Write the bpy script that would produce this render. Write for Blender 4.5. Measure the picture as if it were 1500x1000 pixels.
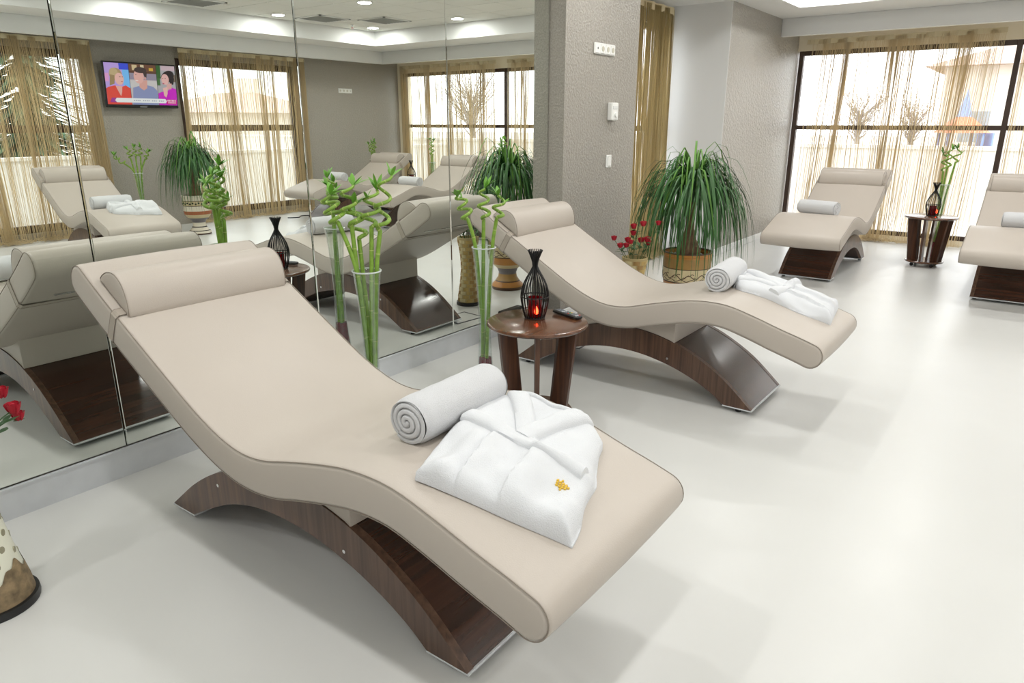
import bpy, math, random
from mathutils import Vector, Matrix, noise as mnoise
random.seed(7)
PI = math.pi
S = bpy.context.scene
COL = S.collection
for o in list(bpy.data.objects): bpy.data.objects.remove(o)

# ------------------------------------------------------------------ camera
CAM_H = 1.55
cam_d = bpy.data.cameras.new('camera'); cam = bpy.data.objects.new('camera', cam_d); COL.objects.link(cam)
cam_d.sensor_width = 36.0; cam_d.lens = 24.737; cam_d.clip_start = 0.05; cam_d.clip_end = 400
cam.location = (0, 0, CAM_H)
_a, _p = math.radians(36.72), math.radians(17.247)
_fw = Vector((math.cos(_a)*math.cos(_p), math.sin(_a)*math.cos(_p), -math.sin(_p)))
cam.rotation_euler = _fw.to_track_quat('-Z', 'Y').to_euler()
S.camera = cam

# ------------------------------------------------------------------ sky and exposure
W = bpy.data.worlds.new('overcast_sky'); S.world = W; W.use_nodes = True
_bg = W.node_tree.nodes['Background']
_bg.inputs[0].default_value = (0.93, 0.97, 1.0, 1); _bg.inputs[1].default_value = 3.6
S.view_settings.view_transform = 'Standard'; S.view_settings.look = 'None'
S.view_settings.gamma = 1.0; S.view_settings.exposure = 0.18
try: S.view_settings.use_curve_mapping = False
except Exception: pass
LAMP_W = 6.0          # watts of each recessed ceiling lamp

# ------------------------------------------------------------------ materials
def lin(c):
    return tuple(((v/255)/12.92 if v/255 <= .04045 else ((v/255+.055)/1.055)**2.4) for v in c) + (1,)
MATS = {}
def mat(name, rgb, rough=.5, metal=0, spec=.5, coat=0, bump=0, bscale=200, var=0, vscale=5, emit=0, sheen=0, trans=0):
    if name in MATS: return MATS[name]
    m = bpy.data.materials.new(name); m.use_nodes = True; nt = m.node_tree; N = nt.nodes; L = nt.links
    b = N['Principled BSDF']; c = lin(rgb)
    b.inputs['Base Color'].default_value = c; b.inputs['Roughness'].default_value = rough
    b.inputs['Metallic'].default_value = metal; b.inputs['Specular IOR Level'].default_value = spec
    b.inputs['Coat Weight'].default_value = coat; b.inputs['Coat Roughness'].default_value = .12
    if sheen: b.inputs['Sheen Weight'].default_value = sheen
    if emit:
        b.inputs['Emission Color'].default_value = c; b.inputs['Emission Strength'].default_value = emit
    if bump or var:
        tc = N.new('ShaderNodeTexCoord')
    if bump:
        n = N.new('ShaderNodeTexNoise'); n.inputs['Scale'].default_value = bscale; n.inputs['Detail'].default_value = 4
        L.new(tc.outputs['Object'], n.inputs['Vector'])
        bp = N.new('ShaderNodeBump'); bp.inputs['Strength'].default_value = bump; bp.inputs['Distance'].default_value = .004
        L.new(n.outputs['Fac'], bp.inputs['Height']); L.new(bp.outputs['Normal'], b.inputs['Normal'])
    if var:
        n2 = N.new('ShaderNodeTexNoise'); n2.inputs['Scale'].default_value = vscale; n2.inputs['Detail'].default_value = 5
        L.new(tc.outputs['Object'], n2.inputs['Vector'])
        r = N.new('ShaderNodeValToRGB')
        r.color_ramp.elements[0].position = .3; r.color_ramp.elements[1].position = .7
        r.color_ramp.elements[0].color = tuple(v*(1-var) for v in c[:3])+(1,)
        r.color_ramp.elements[1].color = tuple(min(1, v*(1+var)) for v in c[:3])+(1,)
        L.new(n2.outputs['Fac'], r.inputs['Fac']); L.new(r.outputs['Color'], b.inputs['Base Color'])
    MATS[name] = m
    return m

def wood_mat(name, dark, light, rough=.35, coat=.3, axis=1, scale=14):
    """veneer: noise stretched along one object axis (0 x, 1 y, 2 z)"""
    m = bpy.data.materials.new(name); m.use_nodes = True; N = m.node_tree.nodes; L = m.node_tree.links
    b = N['Principled BSDF']; b.inputs['Roughness'].default_value = rough
    b.inputs['Coat Weight'].default_value = coat; b.inputs['Coat Roughness'].default_value = .15
    tc = N.new('ShaderNodeTexCoord'); mp = N.new('ShaderNodeMapping')
    s = [scale*3]*3; s[axis] = scale*.12; mp.inputs['Scale'].default_value = s
    L.new(tc.outputs['Object'], mp.inputs['Vector'])
    n = N.new('ShaderNodeTexNoise'); n.inputs['Scale'].default_value = 1.0; n.inputs['Detail'].default_value = 8; n.inputs['Distortion'].default_value = .6
    L.new(mp.outputs['Vector'], n.inputs['Vector'])
    r = N.new('ShaderNodeValToRGB'); e = r.color_ramp.elements
    e[0].position = .32; e[1].position = .7; e[0].color = lin(dark); e[1].color = lin(light)
    L.new(n.outputs['Fac'], r.inputs['Fac']); L.new(r.outputs['Color'], b.inputs['Base Color'])
    MATS[name] = m
    return m

def glass_mat(name, tint=(1, 1, 1), f0=.05, rough=.0):
    m = bpy.data.materials.new(name); m.use_nodes = True; N = m.node_tree.nodes; L = m.node_tree.links
    N.remove(N['Principled BSDF']); out = N['Material Output']
    t = N.new('ShaderNodeBsdfTransparent'); t.inputs[0].default_value = (*tint, 1)
    g = N.new('ShaderNodeBsdfGlossy'); g.inputs['Roughness'].default_value = rough; g.inputs[0].default_value = (1, 1, 1, 1)
    lw = N.new('ShaderNodeLayerWeight'); lw.inputs[0].default_value = .5
    pw = N.new('ShaderNodeMath'); pw.operation = 'POWER'; pw.inputs[1].default_value = 4.0
    f = N.new('ShaderNodeMath'); f.operation = 'MULTIPLY_ADD'; f.inputs[1].default_value = .8; f.inputs[2].default_value = f0*.6
    L.new(lw.outputs['Facing'], pw.inputs[0]); L.new(pw.outputs[0], f.inputs[0])
    mx = N.new('ShaderNodeMixShader')
    L.new(f.outputs[0], mx.inputs[0]); L.new(t.outputs[0], mx.inputs[1]); L.new(g.outputs[0], mx.inputs[2]); L.new(mx.outputs[0], out.inputs[0])
    MATS[name] = m
    return m

def wallpaper_mat(name, rgb, glint):
    """woven vinyl wallpaper: fine embossed relief, slightly metallic"""
    m = mat(name, rgb, rough=.42-.3*glint, spec=.5, bump=1.0, bscale=58)
    N = m.node_tree.nodes; L = m.node_tree.links; b = N['Principled BSDF']
    b.inputs['Metallic'].default_value = glint
    for q in N:
        if q.type == 'BUMP': q.inputs['Distance'].default_value = .008
    tc = N.new('ShaderNodeTexCoord'); mp = N.new('ShaderNodeMapping'); mp.inputs['Scale'].default_value = (60, 60, 34)
    n = N.new('ShaderNodeTexNoise'); n.inputs['Scale'].default_value = 2.2; n.inputs['Detail'].default_value = 6
    L.new(tc.outputs['Object'], mp.inputs['Vector']); L.new(mp.outputs['Vector'], n.inputs['Vector'])
    c = lin(rgb); r = N.new('ShaderNodeValToRGB'); e = r.color_ramp.elements
    e[0].position = .35; e[1].position = .65
    e[0].color = tuple(v*.88 for v in c[:3])+(1,); e[1].color = tuple(v*1.12 for v in c[:3])+(1,)
    L.new(n.outputs['Fac'], r.inputs['Fac']); L.new(r.outputs['Color'], b.inputs['Base Color'])
    return m

def floor_mat():
    m = mat('floor_vinyl', (206, 206, 203), rough=.3, spec=.45, var=.02, vscale=1.3)
    N = m.node_tree.nodes; L = m.node_tree.links; b = N['Principled BSDF']
    tc = N.new('ShaderNodeTexCoord')
    n = N.new('ShaderNodeTexNoise'); n.inputs['Scale'].default_value = 3.0; n.inputs['Detail'].default_value = 6
    L.new(tc.outputs['Object'], n.inputs['Vector'])
    r = N.new('ShaderNodeMapRange'); r.inputs['To Min'].default_value = .24; r.inputs['To Max'].default_value = .40
    L.new(n.outputs['Fac'], r.inputs['Value']); L.new(r.outputs[0], b.inputs['Roughness'])
    return m

M_floor = floor_mat()
M_white = mat('white_paint', (226, 227, 226), rough=.6)
M_column = mat('grey_white_paint', (205, 206, 206), rough=.6)
M_paper = wallpaper_mat('grey_wallpaper', (157, 152, 143), .06)
M_paper_silver = wallpaper_mat('silver_wallpaper', (174, 171, 165), .30)
for _q in M_paper_silver.node_tree.nodes:
    if _q.type == 'BUMP': _q.inputs['Distance'].default_value = .016
    if _q.type == 'TEX_NOISE' and _q.inputs['Scale'].default_value > 50: _q.inputs['Scale'].default_value = 36
M_band = mat('beige_band', (240, 230, 208), rough=.7)
M_tile = mat('ceiling_tile', (222, 222, 216), rough=.8, bump=.3, bscale=60)
M_vent = mat('vent_grey', (70, 72, 70), rough=.5)
M_alu = mat('brushed_aluminium', (206, 209, 212), rough=.36, metal=.2, var=.05, vscale=9)
M_chrome = mat('chrome', (220, 220, 220), rough=.15, metal=1)
M_frame = mat('bronze_window_frame', (62, 46, 38), rough=.4)
M_pane = glass_mat('window_glass')
M_vase_glass = glass_mat('vase_glass', (.94, .965, .955), .14)
M_leather = mat('beige_leather', (184, 175, 165), rough=.42, spec=.42, bump=.10, bscale=260, var=.015, vscale=3)
M_seam = mat('beige_seam', (142, 132, 121), rough=.6)
M_wood_side = wood_mat('walnut_side', (66, 44, 32), (104, 76, 58), .38, .25, 2, 16)
M_wood_deck = wood_mat('walnut_deck', (44, 24, 16), (74, 44, 30), .26, .5, 0, 12)
M_wood_tab = wood_mat('walnut_table', (66, 38, 24), (108, 70, 46), .22, .6, 0, 14)
M_wood_leg = wood_mat('walnut_leg', (52, 30, 20), (92, 58, 38), .35, .3, 2, 16)
M_black = mat('black_plastic', (22, 22, 23), rough=.4)
M_iron = mat('black_iron', (24, 23, 24), rough=.45, metal=.3)
M_towel = mat('white_terry', (214, 215, 217), rough=.95, spec=.1, bump=1.0, bscale=420, sheen=.3)
M_robe = mat('white_waffle', (213, 215, 218), rough=.95, spec=.1, bump=.5, bscale=300, sheen=.3)
M_gold = mat('gold_thread', (214, 178, 62), rough=.5)
M_bamboo = mat('bamboo_green', (124, 160, 58), rough=.4, var=.22, vscale=28)
M_node = mat('bamboo_node', (176, 188, 112), rough=.5)
M_leafb = mat('bamboo_leaf', (104, 158, 52), rough=.45)
M_palm = mat('palm_leaf', (52, 96, 44), rough=.42, var=.3, vscale=7)
M_palm2 = mat('palm_leaf_young', (98, 146, 58), rough=.42, var=.2, vscale=7)
M_trunk = mat('palm_trunk', (122, 98, 74), rough=.85, bump=.8, bscale=40, var=.25, vscale=20)
M_soil = mat('potting_soil', (58, 46, 38), rough=.95, bump=1, bscale=60)
M_pebble = mat('white_pebbles', (214, 212, 206), rough=.8, bump=1, bscale=50)
M_gel = mat('red_gel', (110, 12, 34), rough=.2, spec=.6, var=.4, vscale=60)
M_red = mat('rose_red', (168, 18, 40), rough=.6)
M_rosegreen = mat('rose_leaf', (58, 92, 52), rough=.6)
M_plastic = mat('white_plastic', (236, 236, 232), rough=.35)
M_pgrey = mat('socket_inset', (196, 192, 176), rough=.5)
def string_mat(name, rgb):
    m = mat(name, rgb, rough=.8, spec=.2); N = m.node_tree.nodes; L = m.node_tree.links
    tl = N.new('ShaderNodeBsdfTranslucent'); tl.inputs[0].default_value = lin(rgb); mx = N.new('ShaderNodeMixShader'); mx.inputs[0].default_value = .55
    L.new(N['Principled BSDF'].outputs[0], mx.inputs[1]); L.new(tl.outputs[0], mx.inputs[2]); L.new(mx.outputs[0], N['Material Output'].inputs[0])
    return m
M_string = string_mat('curtain_string', (226, 212, 180))
M_string2 = string_mat('curtain_string_olive', (208, 194, 154))
M_lace = mat('curtain_header', (212, 198, 164), rough=.85)
M_lamp = mat('lamp_glow', (255, 252, 244), emit=14)
M_candle = mat('red_candle_glass', (110, 6, 14), rough=.15, spec=.6)
M_flame = mat('candle_flame', (255, 60, 30), emit=9)

# ------------------------------------------------------------------ mesh helpers
class MB:
    def __init__(s): s.v = []; s.f = []; s.m = []
    def add(s, vs, fs, mi=0):
        o = len(s.v); s.v += [tuple(p) for p in vs]; s.f += [tuple(i+o for i in f) for f in fs]; s.m += [mi]*len(fs); return s
    def box(s, x0, x1, y0, y1, z0, z1, mi=0, M=None):
        vs = [(x, y, z) for z in (z0, z1) for x, y in ((x0, y0), (x1, y0), (x1, y1), (x0, y1))]
        if M: vs = [M @ Vector(p) for p in vs]
        return s.add(vs, [(3, 2, 1, 0), (4, 5, 6, 7), (0, 1, 5, 4), (1, 2, 6, 5), (2, 3, 7, 6), (3, 0, 4, 7)], mi)
    def bbox(s, x0, x1, y0, y1, z0, z1, b=.004, mi=0, M=None):
        """box with chamfered edges"""
        b = min(b, (x1-x0)*.45, (y1-y0)*.45, (z1-z0)*.45)
        def ring(z, d): return [(x0+d, y0, z), (x1-d, y0, z), (x1, y0+d, z), (x1, y1-d, z), (x1-d, y1, z), (x0+d, y1, z), (x0, y1-d, z), (x0, y0+d, z)]
        def inner(z, d): return [(x0+2*d, y0+d, z), (x1-2*d, y0+d, z), (x1-d, y0+2*d, z), (x1-d, y1-2*d, z), (x1-2*d, y1-d, z), (x0+2*d, y1-d, z), (x0+d, y1-2*d, z), (x0+d, y0+2*d, z)]
        vs = inner(z0, b)+ring(z0+b, b)+ring(z1-b, b)+inner(z1, b)
        if M: vs = [M @ Vector(p) for p in vs]
        fs = [tuple(range(7, -1, -1)), tuple(range(24, 32))]
        for k in range(3):
            for i in range(8): fs.append((k*8+i, k*8+(i+1) % 8, k*8+8+(i+1) % 8, k*8+8+i))
        return s.add(vs, fs, mi)
    def lathe(s, prof, n=24, mi=0, c=(0, 0, 0), cap=True):
        vs = []; fs = []
        for r, z in prof:
            for i in range(n):
                a = 2*PI*i/n; vs.append((c[0]+r*math.cos(a), c[1]+r*math.sin(a), c[2]+z))
        for k in range(len(prof)-1):
            for i in range(n):
                j = (i+1) % n; fs.append((k*n+i, k*n+j, k*n+n+j, k*n+n+i))
        if cap:
            if prof[0][0] > 1e-5: fs.append(tuple(range(n-1, -1, -1)))
            if prof[-1][0] > 1e-5: fs.append(tuple((len(prof)-1)*n+i for i in range(n)))
        return s.add(vs, fs, mi)
    def tube(s, pts, r, n=6, mi=0, cap=True):
        P = [Vector(p) for p in pts]; R = r if isinstance(r, (list, tuple)) else [r]*len(P)
        vs = []; fs = []; u = None
        for k, p in enumerate(P):
            t = (P[min(k+1, len(P)-1)]-P[max(k-1, 0)])
            if t.length < 1e-9: t = Vector((0, 0, 1))
            t.normalize()
            if u is None:
                u = t.orthogonal().normalized()
            else:
                u = (u-t*u.dot(t)); u = u.normalized() if u.length > 1e-6 else t.orthogonal().normalized()
            w = t.cross(u)
            for i in range(n):
                a = 2*PI*i/n; vs.append(p+(u*math.cos(a)+w*math.sin(a))*R[k])
        for k in range(len(P)-1):
            for i in range(n):
                j = (i+1) % n; fs.append((k*n+i, k*n+j, k*n+n+j, k*n+n+i))
        if cap: fs.append(tuple(range(n-1, -1, -1))); fs.append(tuple((len(P)-1)*n+i for i in range(n)))
        return s.add(vs, fs, mi)
    def ribbon(s, pts, widths, side, mi=0, fold=0.0):
        """tapering leaf with a folded midrib: 3 points across"""
        P = [Vector(p) for p in pts]; vs = []; fs = []
        for k, p in enumerate(P):
            t = (P[min(k+1, len(P)-1)]-P[max(k-1, 0)]).normalized(); sd = Vector(side)
            sd = (sd-t*sd.dot(t)); sd = sd.normalized() if sd.length > 1e-6 else t.orthogonal().normalized()
            nn = t.cross(sd); w = widths[k]
            vs += [p-sd*w, p-nn*w*fold, p+sd*w]
        for k in range(len(P)-1):
            a = 3*k; fs += [(a, a+1, a+4, a+3), (a+1, a+2, a+5, a+4)]
        return s.add(vs, fs, mi)
    def prism(s, poly, y0, y1, mi=0, axis='y'):
        """polygon in (a,b) extruded: axis y -> (a, y, b); x -> (x, a, b); z -> (a, b, z)"""
        def P(a, b, t): return {'y': (a, t, b), 'x': (t, a, b), 'z': (a, b, t)}[axis]
        n = len(poly); vs = [P(a, b, y0) for a, b in poly]+[P(a, b, y1) for a, b in poly]
        fs = [tuple(range(n-1, -1, -1)), tuple(range(n, 2*n))]+[(i, (i+1) % n, n+(i+1) % n, n+i) for i in range(n)]
        return s.add(vs, fs, mi)
    def mesh(s, name, mats, smooth=None):
        me = bpy.data.meshes.new(name); me.from_pydata(s.v, [], s.f); me.update()
        for m in (mats if isinstance(mats, (list, tuple)) else [mats]): me.materials.append(m)
        me.polygons.foreach_set('material_index', s.m)
        import bmesh
        bm = bmesh.new(); bm.from_mesh(me); bmesh.ops.recalc_face_normals(bm, faces=bm.faces); bm.to_mesh(me); bm.free()
        if smooth is not None: me.shade_smooth(); me.set_sharp_from_angle(angle=math.radians(smooth))
        return me
    def build(s, name, mats, parent=None, smooth=None, loc=None, rz=0):
        o = bpy.data.objects.new(name, s.mesh(name, mats, smooth)); COL.objects.link(o)
        if parent: o.parent = parent
        if loc: o.location = loc
        o.rotation_euler = (0, 0, rz)
        return o
def link(name, me, parent=None, loc=(0, 0, 0), rot=(0, 0, 0)):
    o = bpy.data.objects.new(name, me); COL.objects.link(o); o.parent = parent; o.location = loc; o.rotation_euler = rot
    return o
def tag(o, label, cat, group=None):
    o['label'] = label; o['category'] = cat
    if group: o['group'] = group
    return o
def thing(name, label, cat, loc=(0, 0, 0), rz=0, group=None):
    o = bpy.data.objects.new(name, None); COL.objects.link(o); o.empty_display_size = .1
    o.location = loc; o.rotation_euler = (0, 0, rz)
    return tag(o, label, cat, group)
def copy_tree(o, parent=None):
    c = o.copy(); COL.objects.link(c); c.parent = parent
    for ch in list(o.children): copy_tree(ch, c)
    return c
def struct(o, label=None):
    o['kind'] = 'structure'
    if label: o['label'] = label
    return o
def sempty(name, loc=(0, 0, 0), label=None):
    o = bpy.data.objects.new(name, None); COL.objects.link(o); o.location = loc
    return struct(o, label)
def spline(pts, n):
    """Catmull-Rom resample, even arc length"""
    P = [Vector(p) for p in pts]; out = []
    for i in range(len(P)-1):
        p0 = P[max(i-1, 0)]; p1 = P[i]; p2 = P[i+1]; p3 = P[min(i+2, len(P)-1)]
        for k in range(24):
            t = k/24
            out.append(.5*((2*p1)+(p2-p0)*t+(2*p0-5*p1+4*p2-p3)*t*t+(3*p1-p0-3*p2+p3)*t**3))
    out.append(P[-1]); L = [0]
    for a, b in zip(out, out[1:]): L.append(L[-1]+(b-a).length)
    res = []; j = 0
    for k in range(n):
        d = L[-1]*k/(n-1)
        while j < len(L)-2 and L[j+1] < d: j += 1
        t = (d-L[j])/max(1e-9, L[j+1]-L[j]); res.append(out[j].lerp(out[j+1], min(1, max(0, t))))
    return res

# ================================================================== ROOM
MY = 3.17            # mirror face
X0, X1 = -3.2, 10.85 # room ends (far window plane at X1)
YO = -4.66           # opposite wall face
ZS, ZC, ZP = 2.83, 3.06, 2.62   # soffit, tiled ceiling, pelmet bottom
TX0, TX1, TY0, TY1 = -2.2, 9.2, -3.5, 2.68   # raised tray

struct(MB().box(X0-.3, X1+.25, YO-.25, 4.1, -.1, 0).build('floor', M_floor), 'pale grey vinyl floor with a soft sheen')
# mirror wall and what carries it
struct(MB().box(X0-.3, 4.72, MY+.02, MY+.22, 0, 3.2).build('wall_mirror', M_paper), 'wall behind the mirror panels')
pl = MB().box(X0, 4.72, MY-.012, MY+.02, 0, .128).box(X0, 4.72, MY-.016, MY+.0, .128, .136)
struct(pl.build('baseboard_mirror', M_alu), 'brushed aluminium plinth under the mirrors')
mw = thing('mirror_wall', 'wall of tall frameless mirror panels above the aluminium plinth', 'mirror', (0, MY, 0))
M_mirror = mat('mirror_silver', (238, 242, 237), rough=.0, metal=1)
M_medge = mat('mirror_edge', (40, 52, 48), rough=.15, metal=.6)
seams = [X0, -2.09, -.955, .17, 1.302, 2.425, 3.562, 4.718]
for a, b in zip(seams, seams[1:]):
    mb = MB(); z0, z1 = .137, ZS; g = .0015; w = .005
    F = [(a+g, 0.006, z0+g), (b-g, .006, z0+g), (b-g, .006, z1), (a+g, .006, z1)]
    I = [(a+g+w, 0, z0+g+w), (b-g-w, 0, z0+g+w), (b-g-w, 0, z1-w), (a+g+w, 0, z1-w)]
    mb.add(F+I, [(4, 5, 6, 7), (0, 1, 5, 4), (1, 2, 6, 5), (2, 3, 7, 6), (3, 0, 4, 7)])
    mb.box(a+g, b-g, .006, .016, z0+g, z1, 1)
    mb.build('mirror_panel', [M_mirror, M_medge], mw)
# projecting wall with the switches, recess with side window, silver wall
struct(MB().box(4.72, 5.88, 3.03, 3.42, 0, ZS).build('wall_switches', M_paper), 'textured grey wallpapered wall carrying the switches')
RX1 = 8.25
rd = 3.74
wr = MB().box(5.6, RX1+.2, rd+.12, rd+.3, 0, .12).box(5.6, RX1+.2, rd+.12, rd+.3, 2.62, ZS).box(5.6, 5.95, rd+.12, rd+.3, 0, ZS)
struct(wr.build('wall_recess', M_column), 'pale wall around the window of the recess')
struct(MB().box(RX1-.012, RX1, 3.12, rd+.3, 0, ZS).build('wall_column', M_column), 'smooth pale grey side of the recess')
struct(MB().box(RX1, X1+.2, 3.12, 3.37, 0, ZS).build('wall_silver', M_paper_silver), 'silvery textured wallpaper beside the big window')
struct(MB().bbox(RX1+.01, X1-.06, 3.10, 3.12, 0, .085, .006).build('baseboard_silver', M_white))
struct(MB().bbox(4.74, 5.87, 3.012, 3.03, 0, .085, .006).build('baseboard_switches', M_white))

# opposite wall (seen in the mirrors): window bays left and right of the television column; first bay unseen, added for daylight
OW = [(-2.4, 1.3), (1.75, 4.93), (6.15, 8.38)]
ow = MB(); xs = X0-.3
for a, b in OW+[(X1+.25, None)]:
    ow.box(xs, a, YO-.25, YO, 0, ZS)
    if b: ow.box(a, b, YO-.25, YO, 2.50, ZS); ow.box(a, b, YO-.25, YO, 0, .10); xs = b
struct(ow.build('wall_opposite', M_paper), 'grey wallpapered wall with the television column')
struct(MB().box(X0-.3, X0, YO, MY, 0, ZC).build('wall_back', M_paper), 'grey wall at the closed end of the room')
# far window wall
fw = MB().box(X1, X1+.25, YO-.25, 3.4, 2.50, 3.2).box(X1, X1+.25, YO-.25, 3.4, -.1, .07)
fw.box(X1, X1+.25, YO-.25, YO+.12, 0, 2.5)
struct(fw.build('wall_far', M_band), 'beige strip above and below the far windows')

# ceiling: flat border, tray sides, tiled field
cs = MB()
cs.box(X0-.3, TX0, YO-.25, 4.1, ZS, ZS+.5); cs.box(TX1, X1+.25, YO-.25, 4.1, ZS, ZS+.5)
cs.box(TX0, TX1, YO-.25, TY0, ZS, ZS+.5); cs.box(TX0, TX1, TY1, 4.1, ZS, ZS+.5)
struct(cs.build('ceiling_border', M_white), 'white lowered plaster border of the ceiling')
ceil = struct(MB().box(TX0, TX1, TY0, TY1, ZC+.012, ZC+.3).build('ceiling', mat('tile_grid', (150, 150, 146), rough=.7)), 'tiled ceiling field inside the raised tray')
TS = .6
tile_me = {}
ix = 0
x = TX0
while x < TX1-.02:
    y = TY0; w = min(TS, TX1-x)
    while y < TY1-.02:
        d = min(TS, TY1-y); k = (round(w, 2), round(d, 2))
        if k not in tile_me: tile_me[k] = MB().bbox(.006, w-.006, .006, d-.006, 0, .02, .004).mesh('ceiling_tile', M_tile)
        link('ceiling_tile', tile_me[k], ceil, (x, y, ZC)); y += TS
    x += TS
# pelmets
struct(MB().bbox(10.02, 10.12, YO+.35, 3.12, ZP, ZS, .004).build('trim_1', M_white), 'white pelmet board above the far curtains')
struct(MB().bbox(X0, 10.12, YO+.35, YO+.45, ZP, ZS, .004).build('trim_2', M_white), 'white pelmet board along the opposite wall')

# ------------------------------------------------------------------ windows
def window(n, p0, p1, mulls, zt, zb, ztr, nrm, frame=.06):
    """window between two floor points; mulls = distances of uprights along it"""
    a = Vector((*p0, 0)); b = Vector((*p1, 0)); L = (b-a).length; t = (b-a)/L
    ang = math.atan2(t.y, t.x)
    w = sempty('window_%d' % n, (p0[0], p0[1], 0)); w.rotation_euler = (0, 0, ang)
    f = frame; ups = [0]+list(mulls)+[L]
    for u in ups:
        u0 = min(max(u-f/2, 0), L-f)
        MB().bbox(u0, u0+f, -.04, .04, zb, zt, .004).build('frame_post', M_frame, w)
    for u, v in zip(ups, ups[1:]):
        lo = u+f/2 if u > 0 else f; hi = v-f/2 if v < L else L-f
        for z in (zb, ztr-f/2, zt-f):
            MB().bbox(lo, hi, -.036, .036, z, z+f, .004).build('frame_rail', M_frame, w)
        MB().box(lo-.01, hi+.01, -.006, .006, zb+f-.01, ztr-f/2+.01).build('pane', M_pane, w)
        MB().box(lo-.01, hi+.01, -.006, .006, ztr+f/2-.01, zt-f+.01).build('pane', M_pane, w)
    return w
struct(window(1, (X1+.06, 3.10), (X1+.06, YO+.12), [2.54, 5.02], 2.5, .07, 1.49, -1), 'bronze framed far window with a transom')
struct(window(2, (OW[1][0], YO-.12), (OW[1][1], YO-.12), [1.2], 2.5, .10, 1.47, 1, .1), 'window beside the television column, with an evergreen tree outside')
struct(window(3, (OW[2][0], YO-.12), (OW[2][1], YO-.12), [], 2.5, .10, 1.47, 1, .1), 'window between the television column and the grey wall')
struct(window(4, (OW[0][0], YO-.12), (OW[0][1], YO-.12), [1.8], 2.5, .10, 1.47, 1, .1))  # unseen window, added to let more daylight into the room
struct(window(5, (5.95, rd+.2), (RX1, rd+.2), [], 2.62, .12, 1.49, -1), 'window in the recess beside the switches')

# ------------------------------------------------------------------ string curtains
def curtain(label, p0, p1, ztop, spacing, drift, seed, mat_s, wdt=.0025, clump=.5, pile=True, gaps=(), lace=False, front=(0, 0), bundle=()):
    rnd = random.Random(seed)
    a = Vector((*p0, 0)); b = Vector((*p1, 0)); L = (b-a).length; t = (b-a)/L; nv = Vector((-t.y, t.x, 0))
    if nv.dot(Vector((*front, 0))) < 0: nv = -nv
    th = thing('string_curtain', label, 'curtain', (p0[0], p0[1], 0), 0, 'string curtains')
    mb = MB(); u = 0.0
    ph = [rnd.uniform(0, 6.28) for _ in range(4)]
    while u < L:
        dens = 1+clump*math.sin(u*9+ph[0])+clump*.7*math.sin(u*23+ph[1])
        sp_ = spacing*(.4 if any(b0 < u < b1 for b0, b1 in bundle) else 1)
        u += sp_*rnd.uniform(.4, 1.6)*max(.35, dens)
        if u > L: break
        if any(g0 < u < g1 and rnd.random() < pr for g0, g1, pr in gaps): continue
        dr = drift*(math.sin(u*3.1+ph[2])+.6*math.sin(u*7.7+ph[3]))+rnd.gauss(0, drift*.25)
        dn = rnd.uniform(-.03, .03); pts = []
        for k in range(7):
            s = k/6; z = ztop*(1-s)+.012
            pts.append(t*(u+dr*s**1.5+.006*math.sin(s*5+u*40))+nv*(dn*(.3+s)+.004*math.sin(s*9+u*30))+Vector((0, 0, z)))
        if pile:
            q = pts[-1]
            pts += [q+nv*rnd.uniform(.02, .07)+t*rnd.uniform(-.05, .05)+Vector((0, 0, rnd.uniform(-.004, .06))), q+nv*rnd.uniform(.04, .15)+t*rnd.uniform(-.12, .12)+Vector((0, 0, rnd.uniform(-.006, .02)))]
        mb.tube(pts, wdt*rnd.choice((.7, .8, 1, 1.2, 1.7)), 3, 0, False)
    st = mb.build('strings', mat_s, th); st['kind'] = 'stuff'
    hb = MB(); n = max(8, int(L/.05))
    for k in range(n):
        u0, u1 = L*k/n, L*(k+1)/n; q0 = t*u0+nv*.012*math.sin(k*1.3); q1 = t*u1+nv*.012*math.sin((k+1)*1.3)
        dz = .02*abs(math.sin(k*.9)) if lace else 0
        hb.add([q0+nv*.004+Vector((0, 0, ztop-.03-dz)), q1+nv*.004+Vector((0, 0, ztop-.03-dz)), q1+nv*.004+Vector((0, 0, ztop+.03)), q0+nv*.004+Vector((0, 0, ztop+.03)),
                q0-nv*.004+Vector((0, 0, ztop-.03-dz)), q1-nv*.004+Vector((0, 0, ztop-.03-dz)), q1-nv*.004+Vector((0, 0, ztop+.03)), q0-nv*.004+Vector((0, 0, ztop+.03))],
               [(0, 1, 2, 3), (7, 6, 5, 4), (0, 4, 5, 1), (3, 2, 6, 7), (0, 3, 7, 4), (1, 5, 6, 2)])
    hb.build('header_tape', M_lace, th)
    return th
cx = X1-.13
curtain('beige string curtain by the silver wallpaper, behind the table with the lantern', (cx, 2.97), (cx, .70), 2.60, .0078, .06, 1, M_string, gaps=((0, .12, .85),), front=(-1, 0))
curtain('beige string curtain over the middle bay of the far window', (cx, .52), (cx, -1.76), 2.60, .0078, .05, 2, M_string, front=(-1, 0))
curtain('beige string curtain at the corner with the grey socket wall', (cx, -2.02), (cx, -4.46), 2.60, .0078, .04, 3, M_string, front=(-1, 0), bundle=((2.25, 2.56),))
oy = YO+.10
curtain('string curtain hanging beside the television, on the side of the evergreen tree', (1.6, oy), (4.90, oy), 2.60, .0078, .04, 4, M_string, front=(0, 1), bundle=((2.95, 3.3),))
curtain('string curtain between the television column and the grey socket wall', (6.16, oy), (8.48, oy), 2.60, .0078, .05, 5, M_string, front=(0, 1), bundle=((2.05, 2.32),))
curtain('string curtain over the unseen added window at the closed end of the room', (-2.5, oy), (1.4, oy), 2.60, .012, .05, 6, M_string, front=(0, 1))
curtain('dense gathered string curtain in the recess beside the switches', (5.98, rd), (8.08, rd), 2.76, .0034, .012, 8, M_string2, wdt=.0030, clump=.22, lace=True, front=(0, -1))
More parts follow.
